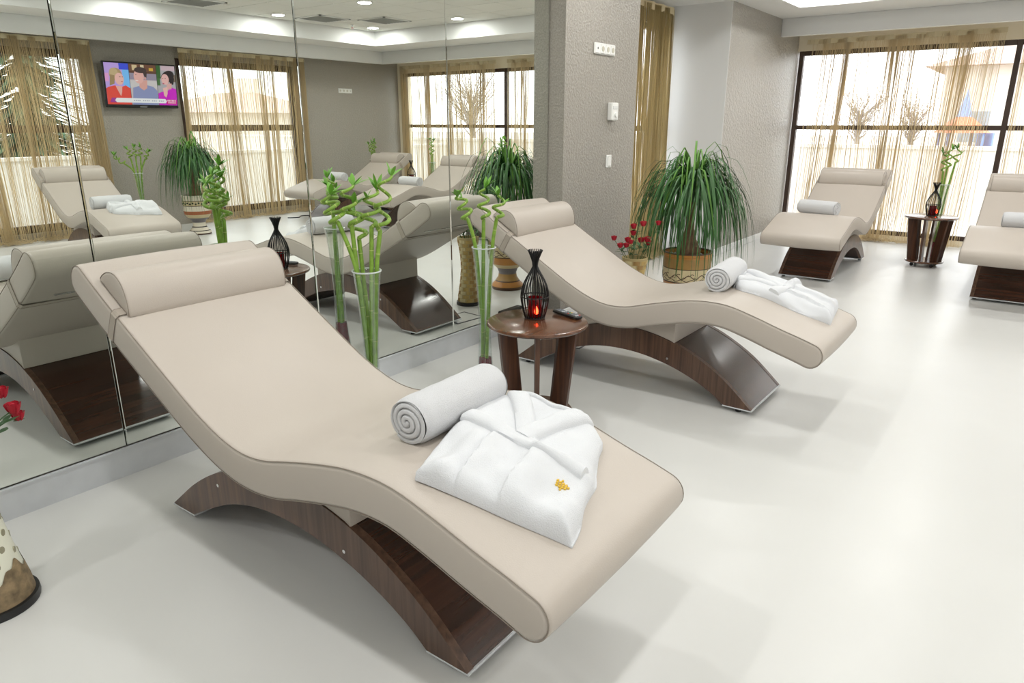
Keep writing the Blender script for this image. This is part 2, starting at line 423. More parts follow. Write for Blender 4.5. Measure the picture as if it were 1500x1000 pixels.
# ------------------------------------------------------------------ ceiling fittings
def lamp_proto():
    t = thing('downlight', 'round recessed ceiling lamp glowing white', 'lamp', group='recessed ceiling lamps')
    MB().lathe([(.085, -.006), (.105, -.008), (.108, -.002), (.105, 0), (.085, 0)], 28, cap=False).build('rim', M_white, t, 40)
    MB().lathe([(.0, -.003), (.084, -.003), (.084, .004), (0, .004)], 28, cap=False).build('diffuser', M_lamp, t, 40)
    return t
lp = lamp_proto(); first = True
for x in (-1.0, .9, 2.9, 4.9, 6.95, 8.8):
    for y in (-3.1, -1.25, .65, 2.3):
        o = lp if first else copy_tree(lp); first = False
        o.location = (x, y, ZC)
        ld = bpy.data.lights.new('downlight_beam', 'AREA'); ld.shape = 'DISK'; ld.size = .17; ld.energy = LAMP_W; ld.color = (1, .995, .98)
        lo = bpy.data.objects.new('downlight_beam', ld); COL.objects.link(lo); lo.parent = o; lo.location = (0, 0, -.012)
def vent(label, x, y, sq=True):
    t = thing('air_vent', label, 'vent', (x, y, ZC-.001), 0)
    f = MB(); s = .29
    f.box(-s, s, -s, -s+.03, -.012, 0).box(-s, s, s-.03, s, -.012, 0).box(-s, -s+.03, -s, s, -.012, 0).box(s-.03, s, -s, s, -.012, 0)
    f.build('frame', M_white, t)
    MB().box(-s+.03, s-.03, -s+.03, s-.03, -.002, 0).build('backing', M_vent, t)
    for k in range(8):
        yy = -s+.06+k*.065
        MB().box(-s+.03, s-.03, yy, yy+.012, -.012, -.002).build('slat', mat('vent_slat', (176, 178, 174), rough=.5), t)
vent('square slatted air vent in the tiles over the window beside the television', 5.6, -3.0)
vent('square slatted air vent in the tiles near the ceiling corner', 8.3, -2.3)
vent('square slatted air vent in the tiles beside the sprinkler', 7.6, -2.9)
sp = thing('sprinkler', 'small red fire sprinkler under the ceiling tiles', 'sprinkler', (8.35, -3.1, ZC))
MB().lathe([(.03, 0), (.03, -.006), (.012, -.012), (.01, -.04)], 12).build('body', M_chrome, sp, 40)
MB().lathe([(.006, -.04), (.02, -.048), (.022, -.052), (.0, -.052)], 10).build('bulb', mat('sprinkler_red', (200, 50, 40), rough=.4), sp, 40)

# ================================================================== LOUNGERS
LO = [(2.97, .915), (2.86, .838), (2.744, .765), (2.453, .602), (2.236, .487), (2.08, .424), (1.95, .394), (1.82, .400), (1.68, .437), (1.522, .476), (1.39, .499), (1.24, .499), (1.10, .462), (.96, .412), (.86, .384), (.80, .37)]
UP = [(2.90, 1.018), (2.80, .956), (2.648, .868), (2.365, .704), (2.20, .612), (2.05, .553), (1.93, .538), (1.80, .552), (1.67, .588), (1.525, .624), (1.40, .646), (1.27, .645), (1.13, .612), (1.0, .576), (.88, .540), (.80, .508)]
Y0 = 1.905
mid = spline([((a[0]+b[0])/2-Y0, (a[1]+b[1])/2, 0) for a, b in zip(LO, UP)], 64)   # head to foot
TH = .132; PW = .38
def nrm2(P, k):
    t = (P[min(k+1, len(P)-1)]-P[max(k-1, 0)]).normalized(); return t, Vector((t.y, -t.x, 0))
pairs = []           # (upper, lower) in (v, z)
t0, n0 = nrm2(mid, 0)
for j in range(7):   # rounded head end
    a = PI/2*(1-j/7); h = TH/2
    c = mid[0]-t0*math.sin(a)*h*.9; pairs.append((c+(-n0)*math.cos(a)*h*-1*-1, c+n0*math.cos(a)*h))
for k in range(len(mid)):
    t, nn = nrm2(mid, k); pairs.append((mid[k]-nn*TH/2, mid[k]+nn*TH/2))
t1, n1 = nrm2(mid, len(mid)-1)
for j in range(1, 8):
    a = PI/2*j/7; h = TH/2; c = mid[-1]+t1*math.sin(a)*h*.95; pairs.append((c-n1*math.cos(a)*h, c+n1*math.cos(a)*h))
if pairs[20][0].y < pairs[20][1].y: pairs = [(b, a) for a, b in pairs]
pad_top_tab = sorted((u.x, u.y) for u, l in pairs[6:-6])
def pad_top(v):
    T = pad_top_tab
    if v <= T[0][0]: return T[0][1]-(T[0][0]-v)*.5
    for (a, za), (b, zb) in zip(T, T[1:]):
        if a <= v <= b: return za+(zb-za)*(v-a)/max(1e-6, b-a)
    return T[-1][1]
def layer_solid(mb, pairs, half, r, mi=0, crown=0.0, nl=4):
    """solid from a paired outline in (v,z), rounded along both side edges"""
    out = [p[0] for p in pairs]+[p[1] for p in reversed(pairs)]
    n = len(out); m = len(pairs); N = []
    for i in range(n):
        t = out[(i+1) % n]-out[i-1]
        if t.length < 1e-7: t = out[(i+2) % n]-out[i-2]
        N.append(Vector((t.y, -t.x, 0)).normalized())
    cen = sum(((p[0]+p[1])/2 for p in pairs), Vector())/m
    # orient outward
    k = m//2
    if N[k].dot(pairs[k][0]-pairs[k][1]) < 0: N = [-q for q in N]
    lay = []
    for j in range(nl+1):
        a = PI/2*(1-j/nl); lay.append((half-r+r*math.sin(a), -r*(1-math.cos(a))))
    lay.append((half*.5, crown*.7)); lay.append((0, crown))
    lay = [(x, o) for x, o in lay]+[(-x, o) for x, o in reversed(lay[:-1])]
    vs = []
    for x, o in lay: vs += [(x, (out[i]+N[i]*o).x, (out[i]+N[i]*o).y) for i in range(n)]
    fs = []
    for k in range(len(lay)-1):
        for i in range(n): fs.append((k*n+i, k*n+(i+1) % n, (k+1)*n+(i+1) % n, (k+1)*n+i))
    for base in (0, (len(lay)-1)*n):
        for i in range(m-1): fs.append((base+i, base+i+1, base+n-2-i, base+n-1-i))
    mb.add(vs, fs, mi)
    return out, N
DECK = spline([(1.093, .03, 0), (1.264, .178, 0), (1.443, .283, 0), (1.60, .343, 0), (1.76, .376, 0), (1.90, .384, 0), (2.05, .372, 0), (2.20, .335, 0), (2.35, .275, 0), (2.50, .185, 0), (2.62, .093, 0), (2.70, .03, 0)], 40)
INNER = spline([(1.255, .03, 0), (1.33, .085, 0), (1.45, .145, 0), (1.60, .197, 0), (1.78, .232, 0), (1.95, .238, 0), (2.10, .222, 0), (2.25, .18, 0), (2.37, .125, 0), (2.46, .078, 0), (2.545, .03, 0)], 40)
BW = .26
def make_lounger():
    t = thing('lounger', '', 'lounger')
    mb = MB(); out, N = layer_solid(mb, pairs, PW, .018, 0, .006)
    pad = mb.build('cushion', M_leather, t, 50)
    m = len(pairs)
    for s in (-1, 1):      # piped seams on the side edges
        MB().tube([(s*(PW-.004), (out[i]+N[i]*-.003).x, (out[i]+N[i]*-.003).y) for i in list(range(2*m))+[0]], .0019, 5, 0, False).build('piping', M_seam, pad, 60)
    # support block between deck and cushion
    lowc = sorted((l.x, l.y) for u, l in pairs[5:-5])
    def low(v):
        for (a, za), (b, zb) in zip(lowc, lowc[1:]):
            if a <= v <= b: return za+(zb-za)*(v-a)/max(1e-6, b-a)
        return .5
    def deck(v):
        for p, q in zip(DECK, DECK[1:]):
            if p.x-Y0 <= v <= q.x-Y0: return p.y+(q.y-p.y)*(v+Y0-p.x)/max(1e-6, q.x-p.x)
        return 0
    bp = []
    for k in range(24):
        v = -.335+.66*k/23; bp.append((Vector((v, low(v)+.02, 0)), Vector((v, deck(v)+.001, 0))))
    mb = MB(); layer_solid(mb, bp, BW-.004, .004); mb.build('support_block', M_leather, t, 40)
    # arched base
    for s in (-1, 1):
        mb = MB(); n = len(DECK); x0, x1 = (s*BW, s*(BW-.03)); vs = []; fs = []
        for x in (x0, x1):
            vs += [(x, p.x-Y0, p.y) for p in DECK]+[(x, p.x-Y0, p.y) for p in INNER]
        for i in range(n-1):
            fs += [(i, i+1, n+i+1, n+i), (2*n+i, 3*n+i, 3*n+i+1, 2*n+i+1), (i, 2*n+i, 2*n+i+1, i+1), (n+i, n+i+1, 3*n+i+1, 3*n+i)]
        fs += [(0, n, 3*n, 2*n), (n-1, 3*n-1, 4*n-1, 2*n-1)]
        mb.add(vs, fs); sp_ = mb.build('side_panel', M_wood_side, t, 40)
        for v, z in ((-.30, .235), (.42, .235)):
            MB().tube([(s*(BW-.002), v, z), (s*(BW+.003), v, z)], .007, 10).build('screw', M_chrome, sp_, 40)
    mb = MB(); n = len(DECK); w = BW-.03; vs = []; fs = []
    DD = [(p.x-Y0, p.y-.002) for p in DECK]; II = [(p.x-Y0, p.y+.004) for p in INNER]
    for x in (-w, w): vs += [(x, a, b) for a, b in DD]+[(x, a, b) for a, b in II]
    for i in range(n-1): fs += [(i, i+1, 2*n+i+1, 2*n+i), (n+i, 3*n+i, 3*n+i+1, n+i+1)]
    fs += [(0, 2*n, 3*n, n), (n-1, 2*n-1, 4*n-1, 3*n-1)]
    mb.add(vs, fs); mb.build('deck', M_wood_deck, t, 40)
    for a, b in ((1.088, 1.258), (2.542, 2.705)):
        MB().bbox(-BW-.001, BW+.001, a-Y0, b-Y0, .022, .031, .002).build('foot_strip', M_alu, t)
        for s in (-1, 1):
            MB().lathe([(.016, 0), (.018, .006), (.014, .012), (.014, .023)], 12, c=(s*(BW-.035), (a+b)/2-Y0, 0)).build('glide', M_black, t, 40)
    # neck roll
    hp = [p for p in pairs[7:] if True]
    base = spline([(2.64-Y0, pad_top(2.64-Y0), 0), (2.87-Y0, pad_top(2.87-Y0), 0)], 2)
    d = (base[1]-base[0]).normalized(); up = Vector((-d.y, d.x, 0))
    c0 = base[0]+up*.003; Lr = .225
    prof = [(0, .004), (.012, .028), (.040, .062), (.075, .088), (.112, .098), (.150, .092), (.185, .070), (.212, .036), (Lr, .006)]
    pr = spline([(a, b, 0) for a, b in prof], 26)
    pp = [(c0+d*q.x+up*q.y, c0+d*q.x+up*0.0) for q in pr]
    mb = MB(); o2, N2 = layer_solid(mb, pp, .345, .012, 0, .003); pil = mb.build('neck_roll', M_leather, t, 55)
    mm = len(pp)
    for s in (-1, 1): MB().tube([(s*.342, (o2[i]+N2[i]*-.002).x, (o2[i]+N2[i]*-.002).y) for i in range(mm)], .0018, 4, 0, False).build('piping', M_seam, pil, 60)
    # strap round the cushion holding the neck roll
    k = min(range(8, 40), key=lambda i: abs(pairs[i][0].x-(2.70-Y0)))
    mb = MB(); vs = []; fs = []
    ring = []
    for kk in (k, k+1):
        u, l = pairs[kk]; e = .0022; dn = (u-l).normalized()
        u = u+dn*(e+.004); l = l-dn*(e+.004); x = PW+e
        ring.append([(-x+.012, u.x, u.y), (x-.012, u.x, u.y), (x, u.x-dn.x*.014, u.y-dn.y*.014), (x, l.x+dn.x*.014, l.y+dn.y*.014), (x-.012, l.x, l.y), (-x+.012, l.x, l.y), (-x, l.x+dn.x*.014, l.y+dn.y*.014), (-x, u.x-dn.x*.014, u.y-dn.y*.014)])
    vs = ring[0]+ring[1]; fs = [(i, (i+1) % 8, 8+(i+1) % 8, 8+i) for i in range(8)]
    mb.add(vs, fs); st = mb.build('strap', mat('strap_leather', (170, 160, 148), rough=.5), pil)
    for kk in (0, 1): MB().tube([tuple(q) for q in ring[kk]]+[ring[kk][0]], .0012, 4, 0, False).build('stitching', M_seam, pil)
    # metal stay under the head end
    kq = k-2; u, l = pairs[kq]; dn = (u-l).normalized()
    M = Matrix.Translation(Vector((0, l.x-dn.x*.004, l.y-dn.y*.004)))
    MB().bbox(-.26, .26, -.007, .007, -.005, .003, .002, 0, M).build('metal_stay', M_chrome, t)
    return t
L_A = make_lounger()
lay = [  # x, y, heading of the head end (local +Y), label
    (1.51, 1.905, 0, 'beige leather wave lounger holding towel and robe, beside the dotted white rose vase'),
    (3.93, 1.905, 0, 'beige leather wave lounger next to the palm and the woven rose vase'),
    (8.36, 1.86, -PI/2, 'beige leather wave lounger by the silver wallpaper, with only a towel'),
    (8.36, .135, -PI/2, 'beige leather wave lounger at the far window, between two tables with tall bamboo'),
    (8.36, -1.60, -PI/2, 'beige leather wave lounger at the far window, seen only in the mirror between bamboo vases'),
    (8.36, -3.33, -PI/2, 'beige leather wave lounger nearest the grey socket wall, seen in the mirror'),
    (3.83, -2.50, PI+.09, 'beige leather wave lounger facing the mirror in front of the television-side window')]
LG = []
for i, (x, y, a, lab) in enumerate(lay):
    o = L_A if i == 0 else copy_tree(L_A)
    o.location = (x, y, 0); o.rotation_euler = (0, 0, a); tag(o, lab, 'lounger', 'wave loungers'); LG.append((x, y, a))

# ------------------------------------------------------------------ towels and robes
def towel_mesh(R=.078, Lg=.40, seed=0):
    rnd = random.Random(seed); mb = MB(); nA = 72; nX = 22; vs = []; fs = []
    def rad(a):  # a from 0..2pi, outer flap ends at a=0
        return R*(1-.085*(1-a/(2*PI)))
    def sq(y, z):
        return (y*1.03, max(z, -R*.90)*.97)
    for k in range(nX+1):
        s = k/nX; x = (s-.5)*Lg; e = min(s, 1-s)*nX
        sh = 1-.10*max(0, 1-e/1.6)**2
        for i in range(nA+1):
            a = 2*PI*i/nA; r = rad(a)*sh*(1+.012*math.sin(5*a+3*s)+.010*math.sin(9*s*PI+a*2))
            y, z = sq(r*math.cos(a-.9), r*math.sin(a-.9)); vs.append((x, y, z))
    for k in range(nX):
        for i in range(nA): fs.append((k*(nA+1)+i, k*(nA+1)+i+1, (k+1)*(nA+1)+i+1, (k+1)*(nA+1)+i))
        fs.append((k*(nA+1)+nA, k*(nA+1), (k+1)*(nA+1), (k+1)*(nA+1)+nA))
    mb.add(vs, fs)
    turns = 3.6; nr = 44
    for side in (-1, 1):
        vs = []; fs = []
        for j in range(nr+1):
            q = 1-j/nr
            for i in range(nA+1):
                a = 2*PI*i/nA; r = rad(a)*.90*q
                ph = (q*turns-(a/(2*PI))+.02*math.sin(3*a)) % 1.0
                d = (abs(ph-.5)*2)**5
                bul = .014*(1-q*q)*(1 if side < 0 else .6)
                y, z = sq(r*math.cos(a-.9), r*math.sin(a-.9))
                vs.append((side*(Lg/2+.004+bul*.5-.013*d*(0 if q > .97 else 1)), y, z))
        for j in range(nr):
            for i in range(nA): fs.append((j*(nA+1)+i, j*(nA+1)+i+1, (j+1)*(nA+1)+i+1, (j+1)*(nA+1)+i))
        mb.add(vs, fs)
        ring = [(side*(Lg/2), *sq(rad(2*PI*i/nA)*.90*math.cos(2*PI*i/nA-.9), rad(2*PI*i/nA)*.90*math.sin(2*PI*i/nA-.9))) for i in range(nA+1)]
    return mb.mesh('rolled_towel', M_towel, 60)
tw_me = towel_mesh()
def towel(label, li, dx, v, ang, me=tw_me, R=.078):
    """on lounger li at local (dx, v)"""
    x, y, a = LG[li]; c, s = math.cos(a), math.sin(a)
    o = link('rolled_towel', me, None, (x+c*dx-s*v, y+s*dx+c*v, pad_top(v)+R*.88+.006), (0, 0, a+ang))
    return tag(o, label, 'towel', 'rolled towels')
towel('rolled white towel on the lounger beside the dotted white rose vase', 0, .03, 1.385-Y0, .03)
towel('rolled white towel on the lounger beside the palm', 1, .05, 1.41-Y0, .10)
towel('rolled white towel on the lounger by the silver wallpaper', 2, -.03, -.43, -.28)
towel('rolled white towel on the lounger between the lantern table and the next bamboo', 3, .06, -.43, .03)
towel('rolled white towel seen in the mirror on the lounger between bamboo vases', 4, .0, -.35, 0)
towel('rolled white towel seen in the mirror on the lounger nearest the socket wall', 5, .0, -.35, 0)
towel('rolled white towel seen in the mirror on the lounger below the television', 6, .05, -.42, 0)

def smoothstep(a, b, x):
    t = max(0, min(1, (x-a)/(b-a))); return t*t*(3-2*t)
def robe(label, li, dx, v, ang, seed, LS=.56, WT=.42, emblem=True):
    """folded bathrobe; s runs collar (0) to hem (1), t across; local x = s direction"""
    x0, y0, a0 = LG[li]; c0, s0 = math.cos(a0), math.sin(a0)
    ox, oy = x0+c0*dx-s0*v, y0+s0*dx+c0*v; A = a0+ang; cA, sA = math.cos(A), math.sin(A)
    rnd = random.Random(seed)
    zb = pad_top(v)
    t_ = thing('bathrobe', label, 'bathrobe', (ox, oy, zb), 0, 'folded bathrobes')
    def half(s):   # half width along the length
        w = WT/2*(.80+.20*smoothstep(.0, .16, s)+.06*smoothstep(.40, .52, s)-.03*smoothstep(.8, 1, s))
        return w*(1-.55*smoothstep(.06, .0, s)*.6)
    def hgt(s, t, e):
        h = .058-.008*s
        h += .010*math.sin(s*9+1.0)*math.cos(t*16)*(.5+s*.5)+.006*math.sin(t*38+s*7)*smoothstep(.5, .7, s)
        h -= .016*math.exp(-((t-.02)/.030)**2)*smoothstep(.42, .1, s)      # neck opening
        h += .014*math.exp(-((t+.13+.1*(s-.7))/.035)**2)*smoothstep(.5, .62, s)
        g = smoothstep(.50, .56, s)
        h += .019*g*(smoothstep(-.092, -.084, t+.04*(s-.7))-smoothstep(-.06, .02, t)*.55)
        h += .017*g*(smoothstep(.030, .038, t+.06*(s-.7))-smoothstep(.06, .13, t)*.6)
        nz = mnoise.noise(Vector((s*5.2+seed*3, t*9, .3)))*.010+mnoise.noise(Vector((s*9+seed, t*24, 1.7)))*.006
        h += nz*(.4+.6*smoothstep(.1, .6, abs(s-.3)+.2))
        return h*(1-(1-e)**3*.0)
    def surf(s, t, off=0.0):
        lx = (s-.5)*LS; ly = t
        wx, wy = ox+cA*lx-sA*ly, oy+sA*lx+cA*ly
        rx, ry = wx-x0, wy-y0; vv = -s0*rx+c0*ry; uu = c0*rx+s0*ry
        base = pad_top(vv)
        if abs(uu) > PW: base -= (abs(uu)-PW)*.5
        w = half(max(0, min(1, s))); e = min((w-abs(t))/.055, s/.06, (1-s)/.08)
        e = max(0, min(1, e)); rr = math.sqrt(max(0, 1-(1-e)**2))
        h = .012+(hgt(s, t, e)-.012)*rr if e > 0 else .012
        return Vector((wx-ox, wy-oy, base-zb+h+off)), Vector((wx-ox, wy-oy, base-zb+.006))
    NS, NT = 80, 96; mb = MB(); top = []; bot = []
    for i in range(NS+1):
        s = i/NS; s = s+.06*math.sin(2*PI*s)*-.5
        w = half(s)
        for j in range(NT+1):
            q = 2*j/NT-1; q = math.sin(q*PI/2)*.35+q*.65; t = q*w+.006*math.sin(s*13+2)*abs(q)
            a, b = surf(s, t); top.append(a); bot.append(b)
    n = NT+1; vs = top+bot; o = len(top); fs = []
    for i in range(NS):
        for j in range(NT): fs += [(i*n+j, i*n+j+1, (i+1)*n+j+1, (i+1)*n+j), (o+i*n+j, o+(i+1)*n+j, o+(i+1)*n+j+1, o+i*n+j+1)]
    for i in range(NS): fs += [(i*n, (i+1)*n, o+(i+1)*n, o+i*n), (i*n+NT, o+i*n+NT, o+(i+1)*n+NT, (i+1)*n+NT)]
    for j in range(NT): fs += [(j, o+j, o+j+1, j+1), (NS*n+j, NS*n+j+1, o+NS*n+j+1, o+NS*n+j)]
    mb.add(vs, fs); mb.build('body', M_robe, t_, 60)
    def strip(name, path, wid, thick, m=M_robe, nl=30, nw=7):
        P = spline([(a, b, 0) for a, b in path], nl); mb = MB(); vs = []; fs = []
        for k, p in enumerate(P):
            tt = (P[min(k+1, nl-1)]-P[max(k-1, 0)]); tt = Vector((tt.x*LS, tt.y, 0)).normalized(); nn = Vector((-tt.y, tt.x, 0))
            for j in range(nw):
                q = 2*j/(nw-1)-1; s = p.x+nn.x*q*wid/2/LS; t = p.y+nn.y*q*wid/2
                lift = thick*(1-abs(q)**4*.6); pt, _ = surf(s, t); vs.append(pt+Vector((0, 0, lift)))
        m0 = len(vs)
        for k in range(nl):
            for j in range(nw): vs.append(vs[k*nw+j]-Vector((0, 0, thick*.9+.004)))
        for k in range(nl-1):
            for j in range(nw-1): fs += [(k*nw+j, k*nw+j+1, (k+1)*nw+j+1, (k+1)*nw+j), (m0+k*nw+j, m0+(k+1)*nw+j, m0+(k+1)*nw+j+1, m0+k*nw+j+1)]
            fs += [(k*nw, (k+1)*nw, m0+(k+1)*nw, m0+k*nw), (k*nw+nw-1, m0+k*nw+nw-1, m0+(k+1)*nw+nw-1, (k+1)*nw+nw-1)]
        for k in (0, nl-1):
            for j in range(nw-1): fs.append((k*nw+j, m0+k*nw+j, m0+k*nw+j+1, k*nw+j+1))
        mb.add(vs, fs); return mb.build(name, m, t_, 60)
    strip('lapel', [(.02, -.10), (.10, -.075), (.24, -.035), (.40, .0), (.50, .015)], .066, .016)
    strip('lapel', [(.02, .14), (.10, .105), (.24, .055), (.40, .012), (.48, -.003)], .066, .024)
    strip('collar', [(.035, -.11), (.022, -.04), (.02, .05), (.035, .14)], .035, .014)
    strip('belt', [(.43, -WT*.46), (.46, -.10), (.50, .0), (.53, .10), (.56, WT*.47)], .060, .020)
    if emblem:
        mb = MB()
        for k, (ds, dt, r) in enumerate([((i-1)*.014, (j-1.5)*.008, .0048) for i in range(3) for j in range(4)]+[(0, .019, .005), (.03, 0, .004), (-.03, 0, .004)]):
            p, _ = surf(.72+ds, WT*.36+dt); ring = [p+Vector((r*math.cos(a), r*math.sin(a)*.8, .0035)) for a in [2*PI*i/8 for i in range(8)]]
            lo = [q-Vector((0, 0, .006)) for q in ring]
            mb.add(ring+lo, [tuple(range(8))]+[(i, 8+i, 8+(i+1) % 8, (i+1) % 8) for i in range(8)])
        mb.build('gold_emblem', M_gold, t_)['label'] = 'gold embroidered emblem'
    return t_
robe('folded white bathrobe with gold emblem on the lounger by the dotted vase', 0, .02, 1.105-Y0, PI+.33, 1)
robe('folded white bathrobe on the lounger next to the palm', 1, .14, 1.09-Y0, -PI/2+.12, 2, .54, .36, False)
robe('folded white bathrobe seen in the mirror on the lounger below the television', 6, -.08, -.68, PI+.2, 3, .5, .38, False)

# ================================================================== TABLES, LANTERNS, REMOTE
TT = .56
def make_table():
    t = thing('side_table', '', 'table')
    MB().lathe([(0, TT-.026), (.250, TT-.026), (.261, TT-.021), (.266, TT-.013), (.263, TT-.004), (.255, TT), (0, TT)], 56, cap=False).build('table_top', M_wood_tab, t, 40)
    MB().lathe([(0, .045), (.19, .045), (.197, .052), (.197, .060), (.19, .067), (0, .067)], 44, cap=False).build('base_disc', M_wood_tab, t, 40)
    for k in range(6):
        a = 2*PI*k/6+.62; c, s = math.cos(a), math.sin(a); mb = MB(); vs = []
        for z, r0, r1 in ((.066, .090, .178), (TT-.025, .140, .232)):
            for r, w in ((r0, -.012), (r1, -.012), (r1, .012), (r0, .012)): vs.append((c*r-s*w, s*r+c*w, z))
        mb.add(vs, [(3, 2, 1, 0), (4, 5, 6, 7), (0, 1, 5, 4), (1, 2, 6, 5), (2, 3, 7, 6), (3, 0, 4, 7)]); mb.build('leg', M_wood_leg, t)
    for k in range(4):
        a = 2*PI*k/4+.4; p = (.14*math.cos(a), .14*math.sin(a))
        c_ = MB().tube([(p[0]-.008, p[1], .019), (p[0]+.008, p[1], .019)], .019, 14).box(p[0]-.012, p[0]+.012, p[1]-.01, p[1]+.01, .026, .046).build('castor', M_black, t, 40)
    return t
T0 = make_table()
def make_lantern():
    t = thing('birdcage_lantern', '', 'lantern')
    prof = [(.052, .004), (.064, .05), (.073, .10), (.073, .13), (.063, .175), (.045, .215), (.025, .250), (.012, .276), (.013, .296), (.024, .330), (.038, .362)]
    n = 22
    for k in range(n):
        a = 2*PI*k/n; P = spline([(r*math.cos(a), r*math.sin(a), z) for r, z in prof], 18)
        MB().tube(P, .0030, 4).build('wire', M_iron, t, 60)
    for r, z in ((.052, .004), (.0735, .118)):
        MB().tube([(r*math.cos(2*PI*i/32), r*math.sin(2*PI*i/32), z) for i in range(33)], .0035, 5, 0, False).build('ring', M_iron, t, 60)
    MB().lathe([(0, .001), (.045, .001), (.045, .006), (0, .006)], 24, cap=False).build('floor_plate', M_iron, t, 40)
    MB().lathe([(0, .007), (.032, .007), (.037, .014), (.039, .112), (.036, .112), (.034, .014), (0, .012)], 24, cap=False).build('candle_cup', M_candle, t, 50)
    MB().lathe([(0, .028), (.009, .034), (.011, .045), (.007, .060), (0, .074)], 12, cap=False, c=(-.0325, -.0285, 0)).build('flame', M_flame, t, 60)
    return t
N0 = make_lantern()
tabs = [(2.93, 2.02, 'round walnut side table with red lantern and remote between two loungers', 'black birdcage lantern with red candle beside the remote control'),
        (9.15, .98, 'round walnut castor table with lantern by the far window, beside the silver-wall lounger', 'black birdcage lantern with red candle on the far window table'),
        (9.15, -2.70, 'round walnut castor table seen in the mirror between two far loungers', 'black birdcage lantern seen in the mirror at the far window'),
        (9.15, -.76, 'round walnut castor table at the far window without a lantern', None)]
fl_ = True
for i, (x, y, l1, l2) in enumerate(tabs):
    o = T0 if i == 0 else copy_tree(T0); o.location = (x, y, 0); o.rotation_euler = (0, 0, .3*i); tag(o, l1, 'table', 'round side tables')
    if l2:
        o = N0 if fl_ else copy_tree(N0); fl_ = False
        o.location = ((x, y, TT+.001) if i else (x+.04, y+.045, TT+.001)); o.rotation_euler = (0, 0, .1+i); tag(o, l2, 'lantern', 'birdcage lanterns')
rc = thing('remote_control', 'black remote control with small coloured buttons on the side table', 'remote', (3.105, 1.945, TT+.0005), -.30)
MB().bbox(-.024, .024, -.10, .10, .001, .019, .005).build('case', M_black, rc, 40)
bc = [mat('button_white', (210, 212, 214), rough=.5), mat('button_red', (200, 50, 40), rough=.5), mat('button_green', (60, 150, 70), rough=.5), mat('button_yellow', (210, 180, 60), rough=.5), mat('button_grey', (120, 124, 130), rough=.5)]
for r in range(11):
    for c in range(3):
        m = bc[4] if r not in (0, 4, 7) else (bc[1+c] if r == 4 else bc[0])
        if r == 0 and c == 2: m = bc[1]
        MB().bbox(-.017+c*.0125, -.008+c*.0125, -.088+r*.0155, -.079+r*.0155, .0188, .0212, .0008).build('button', m, rc)

# ================================================================== BAMBOO IN GLASS VASES
VH = .87
vprof = [(.062, .0), (.064, .012), (.058, .06), (.048, .14), (.039, .26), (.036, .38), (.038, .50), (.044, .62), (.054, .75), (.066, VH-.01), (.070, VH)]
def vase_mesh():
    mb = MB(); inner = [(r-.0035, z+.01) for r, z in vprof]
    mb.lathe([(0, 0)]+vprof+[(.067, VH+.003)]+list(reversed([(r, min(z, VH)) for r, z in inner]))+[(0, .02)], 32, cap=False)
    return mb.mesh('vase', M_vase_glass, 50)
V_ME = vase_mesh()
RIM_ME = MB().tube([(.0685*math.cos(2*PI*i/40), .0685*math.sin(2*PI*i/40), VH+.002) for i in range(41)], .0036, 6, 0, False).mesh('rim', mat('glass_rim', (214, 222, 220), rough=.08, spec=.8), 60)
def radv(z):
    for (r0, z0), (r1, z1) in zip(vprof, vprof[1:]):
        if z0 <= z <= z1: return r0+(r1-r0)*(z-z0)/(z1-z0)
    return .06
gel_me = MB().lathe([(0, .021)]+[(radv(z)-.006, z) for z in (.021, .06, .10, .14, .18, .21)]+[(0, .214)], 24, cap=False).mesh('gel', M_gel, 50)
def leaf_tuft(stalk, p, d, rnd, n=5, sc=1.0):
    for k in range(n):
        mb = MB(); a = 2*PI*k/n+rnd.uniform(0, 1); el = rnd.uniform(.4, 1.2)
        u = Vector((math.cos(a)*math.cos(el), math.sin(a)*math.cos(el), math.sin(el)))*.6+d*.4; u.normalize(); Lf = rnd.uniform(.06, .11)*sc
        pts = [p+u*Lf*s+Vector((0, 0, -.02*s*s*sc)) for s in (0, .25, .5, .75, 1)]
        mb.ribbon(pts, [.003, .010*sc, .012*sc, .008*sc, .0006], u.cross(Vector((0, 0, 1))), 0, .25); mb.build('leaf', M_leafb, stalk, 60)
